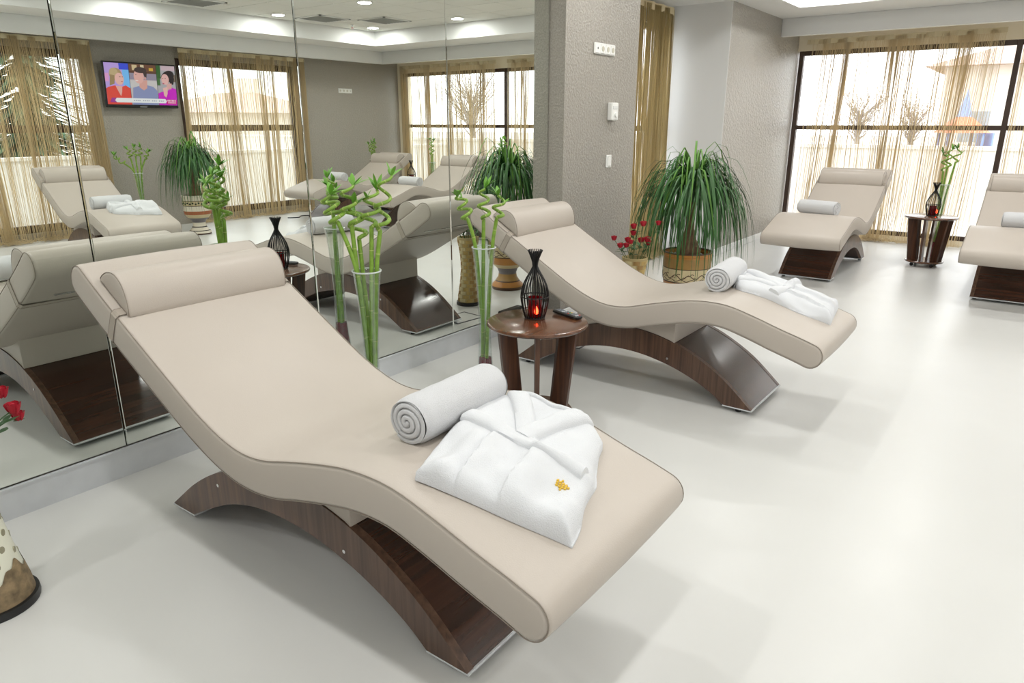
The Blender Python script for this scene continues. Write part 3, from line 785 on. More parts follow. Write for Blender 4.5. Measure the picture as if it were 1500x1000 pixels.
def bamboo(label, x, y, stalks, seed, vase_h=True, rz=0):
    """stalks: (top dx, top dy, straight height, spiral turns, spiral radius, spiral rise, phase)"""
    rnd = random.Random(seed); t = thing('bamboo_vase', label, 'bamboo vase', (x, y, 0), rz, 'lucky bamboo in glass vases')
    vs_ = link('vase', V_ME, t); link('rim', RIM_ME, vs_); link('gel', gel_me, t)['label'] = 'dark red gel beads'
    for k, (dx, dy, hs, tn, sr, rise, ph) in enumerate(stalks):
        a = 2*PI*k/len(stalks); b = Vector((.016*math.cos(a), .016*math.sin(a), .16))
        # pass the rim inside the glass
        f = (VH-.16)/(hs-.16); tp = Vector((dx, dy, hs)); at_rim = b.lerp(tp, f); lim = .048
        rl = math.hypot(at_rim.x, at_rim.y)
        if rl > lim: at_rim.x *= lim/rl; at_rim.y *= lim/rl
        w = b.lerp(at_rim, .5); rw = math.hypot(w.x, w.y)
        if rw > .024: w.x *= .024/rw; w.y *= .024/rw
        core = spline([b, w, at_rim, tp], 26); d = (core[-1]-core[-2]).normalized(); n1 = d.orthogonal().normalized(); n2 = d.cross(n1)
        pts = list(core); ns = int(16*tn); p_end = core[-1]
        cc = lambda s: sr*min(1, s*6)*(1-.35*s)
        for i in range(1, ns+1):
            s = i/ns; an = ph+2*PI*tn*s
            o0 = n1*math.cos(ph)*0
            pts.append(p_end+d*rise*s+(n1*math.cos(an)+n2*math.sin(an))*cc(s)-(n1*math.cos(ph)+n2*math.sin(ph))*0)
        rr = [.0115-.001*min(1, i/26) if i < 26 else .0105-.0035*((i-26)/max(1, ns)) for i in range(len(pts))]
        st = MB().tube(pts, rr, 8).build('stalk', M_bamboo, t, 60)
        nb = MB(); zz = .0
        for i in range(2, len(pts)-2, 3 if len(pts) < 60 else 4):
            u = (pts[i+1]-pts[i-1]).normalized(); nb.tube([pts[i]-u*.002, pts[i]+u*.002], rr[i]*1.10, 8)
        nb.build('nodes', M_node, st, 60)
        leaf_tuft(st, pts[-1], (pts[-1]-pts[-3]).normalized(), rnd, 5)
        if k % 2 == 0: leaf_tuft(st, pts[-8], (pts[-8]-pts[-12]).normalized(), rnd, 3, .7)
    return t
# directions seen from the camera: (.6,-.8) is rightwards, (-.6,.8) leftwards
bamboo('tall bamboo of five curly stalks in a glass vase beside the lounger with emblem robe', 2.25, 2.55,
       [(-.070, .095, 1.10, 2.6, .050, .13, 0), (-.030, .05, 1.09, 2.4, .045, .18, 2.0), (.03, -.02, 1.08, 2.2, .045, .17, 4.0), (.055, -.05, 1.06, 2.6, .040, .26, 1.0), (.01, .05, 1.02, 2.0, .045, .16, 3)], 21)
bamboo('three curly bamboo stalks in a glass vase behind the lantern table', 3.11, 2.52,
       [(-.055, .07, 1.03, 2.4, .04, .14, 0), (.0, .0, 1.03, 2.3, .036, .17, 1.5), (.045, -.06, 1.04, 1.6, .036, .12, 3.2)], 22)
bamboo('three curly bamboo stalks in a vase behind the far window lantern table', 9.62, .96,
       [(-.02, .03, 1.02, 2.2, .035, .20, 0), (.02, .0, 1.06, 2.2, .035, .20, 2), (.03, -.07, 1.12, 1.5, .04, .15, 3.6)], 23)
bamboo('bamboo vase behind the table without a lantern at the far window', 9.62, -1.0,
       [(-.06, .07, 1.06, 2.6, .035, .22, 0), (.0, -.01, 1.06, 2.4, .035, .24, 2), (.05, -.09, 1.04, 2.4, .035, .22, 3.6)], 24)
bamboo('two spiral bamboo stalks in a vase, seen in the mirror past the lantern', 9.62, -2.63,
       [(-.03, .045, 1.0, 3.0, .032, .24, 0), (.03, -.05, 1.0, 3.0, .035, .26, 2)], 25)
bamboo('four spiral bamboo stalks in a vase against the grey socket wall', 9.75, -4.32,
       [(-.09, .05, 1.02, 2.4, .03, .16, 0), (-.03, .02, 1.02, 2.4, .03, .16, 2), (.02, 0, 1.02, 2.4, .03, .16, 4), (.06, .0, 1.04, 2.4, .032, .18, 1)], 26)
bamboo('wide spreading bamboo in a vase below the television', 5.02, -4.0,
       [(-.16, .02, 1.0, 2.2, .035, .18, 0), (-.07, .0, 1.08, 2.0, .035, .12, 2), (.0, 0, 1.1, 2.0, .03, .12, 4), (.06, .02, 1.1, 2.0, .03, .12, 1), (.13, 0, 1.06, 2, .03, .12, 5)], 27)

# ================================================================== PALMS
def palm(label, x, y, bands, seed, nleaf, nsep, hc=1.02, spread=.42, drop=.62, rim=.56):
    rnd = random.Random(seed); t = thing('ponytail_palm', label, 'potted plant', (x, y, 0), rnd.uniform(0, 6), 'potted ponytail palms')
    s = rim/.56
    prof = [(.150, 0), (.158, .02), (.150, .045), (.120, .075), (.092, .12), (.086, .16), (.100, .20), (.150, .245), (.182, .29), (.190, .35), (.190, .53), (.197, .535), (.198, .56), (.178, .56), (.176, .50)]
    prof = [(r, z*s) for r, z in prof]
    for z0, z1, m in bands:      # each glazed band of the pot
        seg = []; 
        def rz_(z):
            P = prof[:13]
            for (ra, za), (rb, zb) in zip(P, P[1:]):
                if za <= z <= zb: return ra+(rb-ra)*(z-za)/max(1e-6, zb-za)
            return P[-1][0]
        zs = sorted(set([z0*s, z1*s]+[z for r, z in prof[:13] if z0*s < z < z1*s]))
        outp = [(rz_(z), z) for z in zs]
        mb = MB().lathe(outp+[(r-.014, z) for r, z in reversed(outp)]+[outp[0]], 40, cap=False)
        mb.build('pot_band', m, t, 30)
    MB().lathe([(.0, .50*s), (.177, .50*s), (.177, .515*s), (.12, .525*s), (0, .53*s)], 32, cap=False).build('soil', M_soil, t, 60)
    pb = MB()
    for k in range(90):
        a = rnd.uniform(0, 6.28); r = .172*math.sqrt(rnd.uniform(.2, 1)); q = rnd.uniform(.008, .014)
        pb.lathe([(0, -q*.6), (q, 0), (0, q*.6)], 6, c=(r*math.cos(a), r*math.sin(a), .522*s), cap=False)
    pbo = pb.build('pebbles', M_pebble, t, 60); pbo['kind'] = 'stuff'
    MB().lathe([(.0, .51*s), (.085, .52*s), (.098, .55*s), (.085, .60*s), (.055, .66*s), (.036, .74*s), (.030, hc-.06), (.034, hc), (0, hc+.01)], 20, cap=False).build('trunk', M_trunk, t, 60)
    fol = MB()
    for k in range(nleaf):
        a = rnd.uniform(0, 2*PI); young = rnd.random() < .16
        el = rnd.uniform(.35, 1.25); R = spread*rnd.uniform(.5, 1.12); dr = drop*rnd.uniform(.12, 1.12)**.8
        if young: R *= .75; dr *= .45; el = rnd.uniform(.9, 1.4)
        up = rnd.uniform(.12, .36)*math.sin(el)*(1.25 if young else 1)
        c, s_ = math.cos(a), math.sin(a); tw = rnd.uniform(-.7, .7)
        base = Vector((c*.03, s_*.03, hc-.02+rnd.uniform(-.05, .02)))
        P = [base, base+Vector((c*R*.30, s_*R*.30, up*.85)), base+Vector((c*R*.62-s_*tw*.05, s_*R*.62+c*tw*.05, up*.95)), base+Vector((c*R*.88-s_*tw*.12, s_*R*.88+c*tw*.12, up*.4-dr*.22)), base+Vector((c*R*1.0-s_*tw*.18, s_*R*1.0+c*tw*.18, -dr*.62)), base+Vector((c*R*1.02-s_*tw*.2, s_*R*1.02+c*tw*.2, -dr))]
        Q = spline(P, 13); w = rnd.uniform(.0055, .0085)
        W_ = [w*(.9 if i < 6 else max(.06, 1-((i-5)/7.2)**1.5)) for i in range(13)]
        mi = 1 if young else 0
        if k < nsep:
            MB().ribbon(Q, W_, (-s_, c, 0), 0, .35).build('leaf', M_palm2 if young else M_palm, t, 60)
        else: fol.ribbon(Q, W_, (-s_, c, 0), mi, .35)
    fo = fol.build('foliage', [M_palm, M_palm2], t, 60); fo['kind'] = 'stuff'
    return t
C_tan = mat('glaze_tan', (164, 128, 74), rough=.35, var=.12, vscale=14); C_org = mat('glaze_orange', (186, 128, 62), rough=.3, var=.1, vscale=12)
C_cream = mat('glaze_cream', (206, 190, 150), rough=.4, var=.08, vscale=12); C_brown = mat('glaze_brown', (84, 60, 44), rough=.35)
C_grey = mat('glaze_grey', (112, 108, 112), rough=.4); C_rust = mat('glaze_rust', (158, 92, 56), rough=.4); C_white = mat('glaze_white', (216, 208, 190), rough=.4)
C_dark = mat('glaze_dark', (44, 36, 34), rough=.4)
p1 = palm('bushy green ponytail palm in a banded ochre pedestal pot beside the switches', 5.41, 2.25,
     [(0, .03, C_brown), (.03, .075, C_org), (.075, .085, C_brown), (.085, .15, C_tan), (.15, .21, C_grey), (.21, .25, C_cream), (.25, .32, C_org), (.32, .33, C_brown), (.33, .43, C_cream), (.43, .437, C_brown), (.437, .515, C_tan), (.515, .55, C_org), (.55, .56, C_brown)], 31, 360, 110)
# painted scroll on the cream band
def scroll(parent, z, r, m, waves=11, amp=.016, rad=.0035, step=1):
    MB().tube([(r*math.cos(a), r*math.sin(a), z+amp*math.sin(a*waves)) for a in [2*PI*i/160 for i in range(161)]], rad, 5, 0, False).build('painted_scroll', m, parent, 60)
    for k in range(waves):
        a = 2*PI*(k+.5)/waves
        MB().tube([(r*math.cos(a+q*.07), r*math.sin(a+q*.07), z+.012+.014*math.cos(q)) for q in (-1, -.5, 0, .5, 1)], rad*.9, 5).build('painted_motif', m, parent, 60)
scroll(p1, .372, .190, C_brown)
scroll(p1, .345, .189, C_brown, 14, .008, .003)
p2 = palm('ponytail palm in a cream pot with dark key pattern, below the television', 5.55, -3.5,
     [(0, .02, C_brown), (.02, .05, C_white), (.05, .06, C_dark), (.06, .10, C_white), (.10, .115, C_dark), (.115, .17, C_white), (.17, .24, C_grey), (.24, .29, C_cream), (.29, .34, C_rust), (.34, .41, C_white), (.41, .42, C_brown), (.42, .48, C_cream), (.48, .49, C_brown), (.49, .56, C_white)], 33, 300, 60)
kb = [(k, 2*PI*k/30) for k in range(30)]
for k, a in kb:
    h = .02 if k % 2 else .0
    MB().box(.187, .193, -.012, .012, .432+h*.6, .455+h*.6, 0, Matrix.Rotation(a, 4, 'Z')).build('key_pattern', C_dark, p2)

# ================================================================== ROSE VASES
def rose(parent, p, rnd, r=.018):
    mb = MB()
    for k in range(7):
        a = k*2.4; q = r*(.35+.65*k/6); c = Vector((math.cos(a), math.sin(a), 0))
        vs = []; fs = []
        for j in range(4):
            for i in range(5):
                s = (i/4-.5)*1.9; hgt = j/3
                rr = q*(.55+.5*hgt**.7); vs.append(Vector(p)+Vector((math.cos(a+s)*rr, math.sin(a+s)*rr, -r*.6+r*1.5*hgt*(1-.18*k/6)-abs(s)*r*.12)))
        for j in range(3):
            for i in range(4): fs.append((j*5+i, j*5+i+1, j*5+6+i, j*5+5+i))
        mb.add(vs, fs)
    mb.lathe([(0, -r*.5), (r*.5, -r*.2), (r*.45, r*.5), (0, r*.7)], 8, c=tuple(p), cap=False)
    return mb.build('rose_bloom', M_red, parent, 60)
def rose_vase(label, x, y, H, prof, mats, n, seed, spread, kind, heads=None):
    rnd = random.Random(seed); t = thing('rose_vase', label, 'flower vase', (x, y, 0), 0)
    body = MB().lathe(prof+[(prof[-1][0]-.012, H), (prof[-1][0]-.014, H-.08), (0, H-.09)], 40, cap=False).build('vase', mats[0], t, 50)
    MB().lathe([(0, 0), (prof[0][0]+.012, 0), (prof[0][0]+.014, .01), (prof[0][0]+.012, .028), (prof[0][0]-.01, .03), (0, .03)], 40, cap=False).build('base_ring', M_black, t, 40)
    def rad(z):
        for (r0, z0), (r1, z1) in zip(prof, prof[1:]):
            if z0 <= z <= z1: return r0+(r1-r0)*(z-z0)/(z1-z0)
        return prof[-1][0]
    if kind == 'woven':
        rows = 17
        for r_ in range(rows):
            z0 = .035+(H-.05)*r_/rows; z1 = z0+(H-.05)/rows*.86; nn = 9
            for k in range(nn):
                a0 = 2*PI*(k+.5*(r_ % 2))/nn; a1 = a0+2*PI/nn*.82; mb = MB(); vs = []; fs = []
                for j in range(5):
                    a = a0+(a1-a0)*j/4; b = .004*math.sin(PI*j/4)
                    for z in (z0, z1): q = rad(z)+.001+b; vs.append((q*math.cos(a), q*math.sin(a), z))
                for j in range(4): fs.append((2*j, 2*j+2, 2*j+3, 2*j+1))
                for j in range(5):
                    a = a0+(a1-a0)*j/4
                    for z in (z0, z1): q = rad(z)-.004; vs.append((q*math.cos(a), q*math.sin(a), z))
                for j in range(4): fs += [(2*j, 10+2*j, 12+2*j, 2*j+2), (2*j+1, 2*j+3, 13+2*j, 11+2*j)]
                fs += [(0, 1, 11, 10), (8, 18, 19, 9)]
                mb.add(vs, fs); mb.build('weave_block', mats[1+(k*7+r_*3) % 3], t, 40)
    else:
        # dots and the stone inlay with a scalloped edge
        for k in range(70):
            a = k*2.399; z = .16+(H-.20)*k/70; q = rad(z); M = Matrix.Translation((q*math.cos(a), q*math.sin(a), z)) @ Matrix.Rotation(a, 4, 'Z') @ Matrix.Rotation(PI/2, 4, 'Y')
            dd = MB(); vs = [M @ Vector((.0125*math.cos(2*PI*i/12), .0095*math.sin(2*PI*i/12), .0015)) for i in range(12)]+[M @ Vector((.0125*math.cos(2*PI*i/12), .0095*math.sin(2*PI*i/12), -.003)) for i in range(12)]
            dd.add(vs, [tuple(range(12))]+[(i, 12+i, 12+(i+1) % 12, (i+1) % 12) for i in range(12)]); dd.build('dot', mats[1], t)
        mb = MB(); nA = 96; vs = []; fs = []
        for j in range(5):
            for i in range(nA):
                a = 2*PI*i/nA; zt = .145+.022*math.sin(a*5)+.01*math.sin(a*13); z = .03+(zt-.03)*j/4; q = rad(z)+.0025; vs.append((q*math.cos(a), q*math.sin(a), z))
        for j in range(4):
            for i in range(nA): fs.append((j*nA+i, j*nA+(i+1) % nA, (j+1)*nA+(i+1) % nA, (j+1)*nA+i))
        mb.add(vs, fs); mb.build('stone_inlay', mats[2], t, 60)
    for k in range(n):
        if heads: hx, hy, hz = heads[k % len(heads)]; p = Vector((hx, hy, hz))
        else:
            a = 2*PI*k/n+rnd.uniform(-.3, .3); r = spread*rnd.uniform(.3, 1); p = Vector((r*math.cos(a), r*math.sin(a), H+rnd.uniform(.08, .26)))
        b = Vector((p.x*.15, p.y*.15, H-.085)); m_ = b.lerp(p, .5)+Vector((p.x*.12, p.y*.12, .03))
        st = MB().tube(spline([b, m_, p], 10), .0022, 5).build('stem', M_rosegreen, t, 60)
        rose(st, p+Vector((0, 0, .006)), rnd, rnd.uniform(.020, .028))
        for j in range(4):
            q = b.lerp(p, rnd.uniform(.45, .92)); u = Vector((rnd.uniform(-1, 1), rnd.uniform(-1, 1), rnd.uniform(-.2, .6))).normalized(); Lf = rnd.uniform(.035, .06)
            MB().ribbon([q+u*Lf*s for s in (0, .3, .6, 1)], [.002, .012, .011, .0006], u.cross(Vector((0, 0, 1))), 0, .2).build('leaf', M_rosegreen, st, 60)
    return t
Wv = [mat('woven_ground', (176, 158, 112), rough=.6), mat('woven_gold', (186, 158, 96), rough=.5, var=.15, vscale=30), mat('woven_cream', (204, 190, 146), rough=.5, var=.12, vscale=30), mat('woven_brown', (158, 126, 76), rough=.55, var=.15, vscale=30)]
rose_vase('waisted woven-look gold vase of small red roses beside the palm', 4.69, 2.36, .60, [(.098, .02), (.092, .08), (.074, .20), (.062, .32), (.066, .42), (.080, .52), (.096, .60)], Wv, 12, 41, .17, 'woven')
Dv = [mat('shell_white', (226, 226, 208), rough=.4, var=.05, vscale=8), mat('dot_grey', (150, 146, 122), rough=.5), mat('stone_inlay', (128, 110, 82), rough=.7, bump=1, bscale=45, var=.45, vscale=32)]
rose_vase('white dotted vase with stone inlay and red roses by the mirror plinth', .565, 2.60, .62, [(.120, .02), (.112, .08), (.088, .20), (.070, .32), (.066, .42), (.078, .52), (.092, .62)], Dv, 9, 42, .2, 'dots',
          heads=[(.16, .03, .70), (.17, -.02, .655), (.19, .02, .61), (.02, .1, .78), (-.1, .05, .8), (-.12, -.08, .76), (.05, -.1, .8), (0, 0, .85), (.13, .07, .74)])

# ================================================================== WALL FITTINGS, TELEVISION
def plate(label, x, y, z, fy):
    t = thing('socket_plate', label, 'wall sockets', (x, y, z), 0 if fy < 0 else PI)
    MB().bbox(-.165, .165, -.012, 0, -.042, .042, .004).build('plate', M_plastic, t)
    for k in range(4):
        c = -.122+k*.081
        MB().bbox(c-.034, c+.034, -.016, -.011, -.034, .034, .003).build('insert', M_plastic, t)
        if k == 0: MB().bbox(c-.004, c+.004, -.019, -.015, -.008, .008, .001).build('port', M_black, t)
        else:
            MB().tube([(c, -.0185, 0), (c, -.0155, 0)], .02, 16).build('socket_well', M_pgrey, t, 40)
plate('white four-gang socket plate above the thermostat', 5.29, 3.03, 2.11, -1)
plate('white four-gang socket plate on the grey wall near the far window corner', 9.45, YO, 2.13, 1)
th_ = thing('thermostat', 'small white wall thermostat box with a dial', 'thermostat', (5.435, 3.03, 1.64))
MB().bbox(-.055, .055, -.045, 0, -.07, .07, .006).build('case', M_plastic, th_)
MB().tube([(0.01, -.045, -.025), (.01, -.056, -.025)], .02, 18).build('dial', M_plastic, th_, 40)
MB().bbox(-.04, .04, -.048, -.044, .02, .045, .001).build('panel', mat('pale_plastic', (222, 222, 220), rough=.4), th_)
sw = thing('light_switch', 'small white rocker switch below the thermostat', 'switch', (5.42, 3.03, 1.24))
MB().bbox(-.042, .042, -.014, 0, -.052, .052, .004).build('plate', M_plastic, sw)
MB().bbox(-.028, .028, -.020, -.013, -.040, .040, .003).build('rocker', M_plastic, sw)

# television on the column, facing the mirrors (x grows to the right in the mirror)
TVX, TVZ, TVW, TVH = 4.985, 1.76, 1.06, .62
tv = thing('television', 'flat black television showing a three-way talk show, mounted on the grey column', 'television', (TVX, YO+.13, TVZ))
tv.rotation_euler = (math.radians(-5), 0, 0)
MB().bbox(0, TVW, -.05, 0, 0, TVH, .008).build('case', M_black, tv)
MB().bbox(.42, .64, -.14, -.05, .18, .42, .004).build('wall_bracket', M_iron, tv)
MB().bbox(.47, .57, -.002, .004, .008, .022, .001).build('badge', mat('badge_grey', (150, 150, 152), rough=.4), tv)
scr = MB(); SM = []; SI = {}
def sm(rgb):
    if rgb not in SI:
        m = mat('screen_%d_%d_%d' % rgb, rgb, rough=.3, emit=.75); b = m.node_tree.nodes['Principled BSDF']; b.inputs['Base Color'].default_value = (.01, .01, .01, 1)
        SI[rgb] = len(SM); SM.append(m)
    return SI[rgb]
lev = [0]
SX, SZ, SW, SH = .02, .045, TVW-.04, TVH-.065
def poly(rgb, pts):
    lev[0] += 1; y = .0008+lev[0]*.00007
    scr.add([(SX+u*SW, y, SZ+w*SH) for u, w in pts], [tuple(range(len(pts)))], sm(rgb))
def ell(rgb, cx_, cz_, rx, rz, a0=0, a1=2*PI, n=22, rot=0):
    pts = []
    for i in range(n):
        a = a0+(a1-a0)*i/(n-1 if a1-a0 < 6.2 else n); u, w = rx*math.cos(a), rz*math.sin(a)
        pts.append((min(1, max(0, cx_+u*math.cos(rot)-w*math.sin(rot))), min(1, max(0, cz_+u*math.sin(rot)+w*math.cos(rot)))))
    poly(rgb, pts)
def rect(rgb, a, b, c, d): poly(rgb, [(a, c), (b, c), (b, d), (a, d)])
rect((190, 160, 230), 0, .33, 0, 1); rect((120, 190, 250), .24, .33, .0, .85); rect((60, 80, 220), .2, .33, .85, 1); rect((230, 160, 210), 0, .05, .55, .75)
rect((196, 186, 190), .335, .72, 0, 1); rect((110, 70, 50), .335, .72, .78, 1); rect((214, 190, 150), .38, .45, .85, .98); rect((222, 204, 170), .5, .55, .85, .99); rect((210, 170, 60), .62, .68, .85, .92)
rect((84, 50, 36), .335, .72, .79, .82); rect((150, 140, 160), .335, .72, .62, .78); rect((206, 200, 200), .335, .72, .42, .6)
rect((176, 172, 178), .725, 1, 0, 1); rect((206, 180, 190), .8, 1, .88, 1); rect((46, 96, 40), .725, .785, .68, 1); rect((70, 110, 60), .725, .77, .5, .68); rect((120, 100, 84), .92, 1, .6, .78)
# left guest: light hair, red jacket
poly((228, 74, 62), [(.0, 0), (.33, 0), (.33, .40), (.27, .47), (.2, .42), (.12, .46), (.03, .42), (0, .38)])
ell((176, 150, 110), .145, .73, .088, .155); ell((196, 172, 130), .12, .76, .06, .12); poly((160, 134, 96), [(.05, .45), (.12, .5), (.13, .7), (.07, .72)])
poly((232, 176, 168), [(.13, .45), (.22, .45), (.21, .3), (.19, .2), (.15, .36)]); ell((236, 184, 176), .19, .62, .062, .145); ell((180, 84, 84), .222, .555, .014, .008); ell((70, 50, 50), .2, .67, .012, .008); ell((70, 50, 50), .235, .67, .009, .008)
# middle guest: short dark hair, grey-blue shirt
poly((140, 148, 190), [(.345, 0), (.715, 0), (.715, .36), (.66, .46), (.56, .5), (.44, .46), (.37, .42)])
poly((220, 164, 154), [(.47, .6), (.58, .62), (.57, .42), (.52, .36), (.46, .44)]); ell((230, 176, 168), .465, .70, .072, .175); ell((62, 44, 44), .495, .86, .088, .075); poly((62, 44, 44), [(.52, .9), (.585, .82), (.575, .68), (.545, .7), (.53, .8)])
ell((214, 158, 150), .553, .66, .014, .035); ell((240, 226, 224), .432, .60, .022, .014); ell((70, 50, 50), .425, .74, .01, .008)
# right guest: dark bob, magenta blouse
poly((206, 10, 196), [(.725, 0), (1, 0), (1, .42), (.93, .46), (.86, .36), (.78, .34), (.725, .3)])
ell((38, 28, 32), .885, .73, .092, .16, rot=-.3); poly((38, 28, 32), [(.9, .7), (.985, .7), (.965, .54), (.92, .52)])
poly((222, 170, 166), [(.86, .55), (.94, .56), (.93, .42), (.86, .4)]); ell((232, 182, 178), .845, .66, .056, .135); ell((190, 60, 100), .815, .55, .014, .014); ell((50, 36, 36), .812, .68, .008, .009); ell((50, 36, 36), .848, .68, .01, .009)
poly((236, 186, 178), [(.80, .44), (.87, .47), (.865, .30), (.84, .2), (.81, .24)])
# caption band and channel mark
poly((160, 60, 150), [(.03, .05), (.13, .05), (.10, .10), (.13, .16), (.06, .16)])
poly((240, 240, 242), [(.10, .10), (.125, .05), (.82, .05), (.845, .10), (.82, .16), (.125, .16)])
for k in range(17):
    if k not in (4, 9, 13): rect((150, 156, 176), .36+k*.026, .376+k*.026, .092, .116)
rect((210, 20, 120), .84, .99, .03, .15)
for k in range(6): rect((250, 220, 240), .852+k*.022, .866+k*.022, .10, .14); rect((250, 210, 236), .86+k*.02, .873+k*.02, .05, .085)
scr.build('screen_picture', SM, tv)

# floor clutter by the plinth end
ex = thing('extension_lead', 'black extension lead and cable on the floor near the rose vase', 'cable', (4.55, 2.55, 0))
MB().tube(spline([(-.35, .48, .006), (-.1, .35, .006), (.1, .42, .006), (.22, .30, .006), (.4, .33, .006), (.75, .2, .006)], 40), .005, 6).build('cable', M_black, ex, 60)
MB().bbox(-.02, .26, .26, .32, .0, .035, .006).build('socket_strip', M_black, ex)
fb = thing('floor_socket_box', 'flat steel-framed floor socket box between plinth and lounger', 'floor box', (4.28, 2.62, 0), .1)
mb = MB(); mb.box(-.15, .15, -.12, -.108, 0, .004).box(-.15, .15, .108, .12, 0, .004).box(-.15, -.138, -.12, .12, 0, .004).box(.138, .15, -.12, .12, 0, .004)
mb.build('frame', mat('dark_steel', (96, 98, 102), rough=.4, metal=.6), fb); MB().box(-.138, .138, -.108, .108, 0, .002).build('lid', M_floor, fb)
cb = thing('loose_cable', 'short black cable lying by the curtain foot, seen in the mirror', 'cable', (7.6, -3.95, 0))
MB().tube(spline([(-.2, 0, .006), (-.05, .1, .006), (.1, -.03, .006), (.25, .06, .006)], 30), .008, 6).build('cord', M_black, cb, 60)

# ================================================================== OUTSIDE
struct(MB().box(-60, 120, -120, 80, -.5, -.3).build('ground', mat('pale_ground', (196, 190, 180), rough=.9, var=.12, vscale=.5)), 'pale ground outside the windows')
M_out = mat('render_wall', (214, 206, 194), rough=.9); M_roof = mat('roof_tiles', (186, 164, 150), rough=.8, var=.15, vscale=6); M_fence = mat('garden_wall', (214, 210, 202), rough=.9)
M_bark = mat('bare_bark', (150, 140, 130), rough=.9); M_ever = mat('evergreen', (66, 92, 66), rough=.8, var=.3, vscale=4)
tag(MB().box(16.5, 16.7, -20, 18, -.3, 1.05).box(16.46, 16.74, -20, 18, 1.05, 1.12).build('garden_wall', M_fence), 'low pale garden wall beyond the far window', 'wall')
def house(label, x, y, w, d, h, rh, rz):
    t = thing('house', label, 'house', (x, y, -.3), rz)
    MB().box(-w/2, w/2, -d/2, d/2, 0, h).build('walls', M_out, t)
    e = .7; MB().add([(-w/2-e, -d/2-e, h), (w/2+e, -d/2-e, h), (w/2+e, d/2+e, h), (-w/2-e, d/2+e, h), (-w/4, 0, h+rh), (w/4, 0, h+rh)], [(0, 1, 5, 4), (1, 2, 5), (2, 3, 4, 5), (3, 0, 4), (3, 2, 1, 0)]).build('roof', M_roof, t)
    MB().box(-.4+w/5, .4+w/5, -.4, .4, h+rh*.5, h+rh+.6).build('chimney', M_out, t)
    for k in range(3):
        for j in range(2 if h > 5.5 else 1):
            yy = -d/2+d*(k+.5)/3
            f = MB().box(-w/2-.05, -w/2+.02, yy-.6, yy+.6, 1+j*3, 2.4+j*3).build('window_frame', M_fence, t); MB().box(-w/2-.07, -w/2-.04, yy-.5, yy+.5, 1.1+j*3, 2.3+j*3).build('pane', mat('dark_glass', (150, 156, 160), rough=.1), f)
house('pale house with tiled hip roof and chimney beyond the far window', 40, .2, 9, 8, 4.05, 1.5, 0)
house('pale house with a low roof beyond the mirror-side window', 21.5, -27, 6, 6, 2.3, 1.0, PI/2)
def tree(label, x, y, H, seed, ever=False):
    rnd = random.Random(seed); t = thing('tree', label, 'tree', (x, y, -.3), 0)
    MB().tube([(0, 0, 0), (.05, 0, H*.3), (0, .05, H*.55)], [.14, .11, .06], 7).build('trunk', M_bark, t, 60)
    mb = MB()
    if ever:
        for k in range(1100):
            z = H*(.12+.88*rnd.random()**1.2); R = (H-z)*.34+.3; a = rnd.uniform(0, 6.28); p = Vector((0, 0, z+.3)); u = Vector((math.cos(a), math.sin(a), rnd.uniform(-.5, -.05)))
            q = rnd.uniform(.4, 1)*R; mb.ribbon([p+u*q*s for s in (.1, .5, 1)], [.03, .075, .01], (-math.sin(a), math.cos(a), 0), 0, .2)
        mb.build('needles', M_ever, t)['kind'] = 'stuff'
    else:
        for k in range(70):
            z = H*rnd.uniform(.28, .6); a = rnd.uniform(0, 6.28); u = Vector((math.cos(a)*.6, math.sin(a)*.6, rnd.uniform(.5, 1.2))).normalized(); q = H*rnd.uniform(.2, .45)
            p = Vector((0, 0, z)); e = p+u*q; mb.tube([p, p+u*q*.5+Vector((rnd.uniform(-.2, .2), rnd.uniform(-.2, .2), 0)), e], [.022, .014, .005], 4)
            for j in range(4):
                b = p+u*q*rnd.uniform(.4, .95); w = (u+Vector((rnd.uniform(-.8, .8), rnd.uniform(-.8, .8), rnd.uniform(-.2, .6)))).normalized(); mb.tube([b, b+w*q*.4], [.008, .003], 3)
        mb.build('branches', M_bark, t)['kind'] = 'stuff'
for i, (x, y, H, lab) in enumerate([(31, 6.3, 3.6, 'bare tree behind the garden wall, nearer the silver wallpaper'), (33, 4.7, 3.3, 'bare tree behind the garden wall, nearer the pointed play tower'), (26, -8, 5, 'bare tree seen in the mirror behind the garden wall'), (22, -12, 4.5, 'small bare tree seen in the mirror at the far corner')]): tree(lab, x, y, H, 60+i)
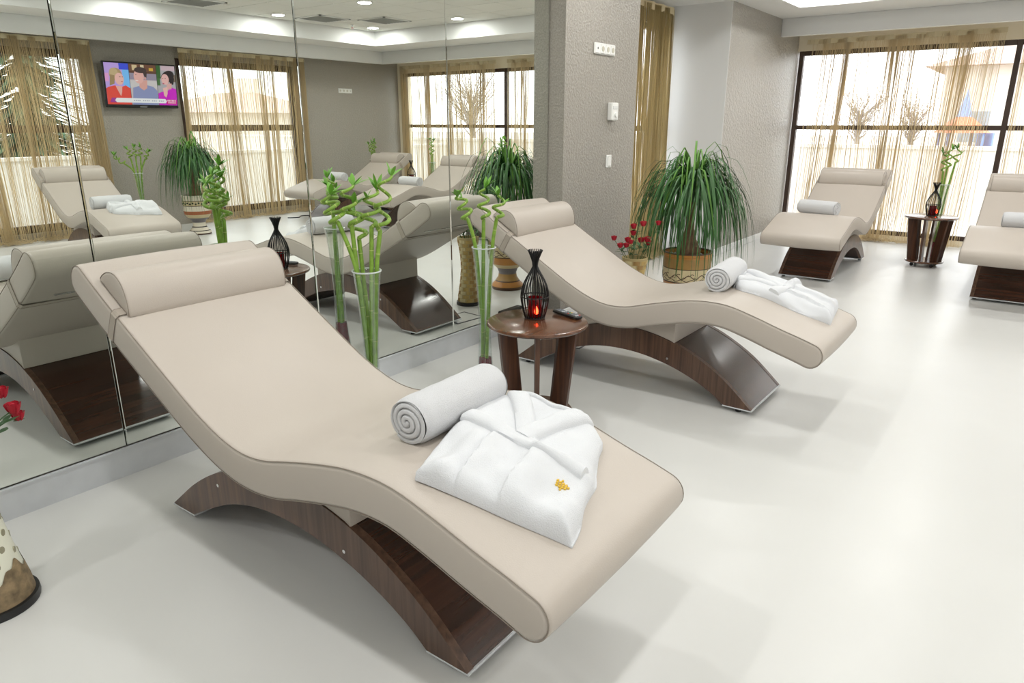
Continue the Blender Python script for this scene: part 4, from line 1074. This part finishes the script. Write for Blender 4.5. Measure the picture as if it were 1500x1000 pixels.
tree('dark evergreen tree outside the window beside the television', 6.1, -10.4, 6.0, 70, True)
tree('second evergreen tree beside the dark one outside the television-side window', 3.6, -12.5, 7.0, 71, True)
pt = thing('play_tower', 'orange and blue pointed play tower beyond the far window', 'play tower', (32, 2.95, -.3), .4)
Mo, Mb_ = mat('play_orange', (226, 132, 100), rough=.5), mat('play_blue', (128, 150, 192), rough=.5)
for k in range(4):
    a = PI/2*k+PI/4; MB().tube([(.8*math.cos(a), .8*math.sin(a), 0), (.8*math.cos(a), .8*math.sin(a), 1.5)], .06, 8).build('post', Mb_, pt, 60)
    b = a+PI/2; MB().add([(1.05*math.cos(a), 1.05*math.sin(a), 1.5), (1.05*math.cos(b), 1.05*math.sin(b), 1.5), (.25*math.cos(b), .25*math.sin(b), 2.1), (.25*math.cos(a), .25*math.sin(a), 2.1)], [(0, 1, 2, 3)]).build('roof_panel', Mo, pt)
    MB().add([(.3*math.cos(a), .3*math.sin(a), 2.05), (.3*math.cos(b), .3*math.sin(b), 2.05), (0, 0, 3.05)], [(0, 1, 2)]).build('spire_panel', Mb_, pt)
MB().box(-.8, .8, -.8, .8, .9, 1.0).build('platform', Mo, pt); MB().box(-.8, .8, -.85, -.8, 1.0, 1.5).build('railing', Mb_, pt)
lp2 = thing('street_lamp', 'curved grey street lamp outside the mirror-side window', 'street lamp', (10.2, -16, -.3))
MB().tube(spline([(0, 0, 0), (0, 0, 3.6), (-.2, 0, 4.6), (-1.0, 0, 4.95), (-1.6, 0, 4.95)], 30), .05, 8).build('post', M_alu, lp2, 60)
MB().bbox(-2.2, -1.5, -.14, .14, 4.88, 4.99, .03).build('lamp_head', M_alu, lp2)
tag(MB().tube([(34, 16, 7.6), (34, 9, 6.2), (34, 6.3, 5.8)], .02, 5).build('overhead_cable', M_black), 'thin overhead cable running to the tiled house', 'cable')
tag(MB().box(-10, 20, -8.6, -8.4, -.3, .9).box(-10, 20, -8.64, -8.36, .9, .96).build('terrace_wall', M_fence), 'low pale terrace wall beyond the television-side windows', 'wall')
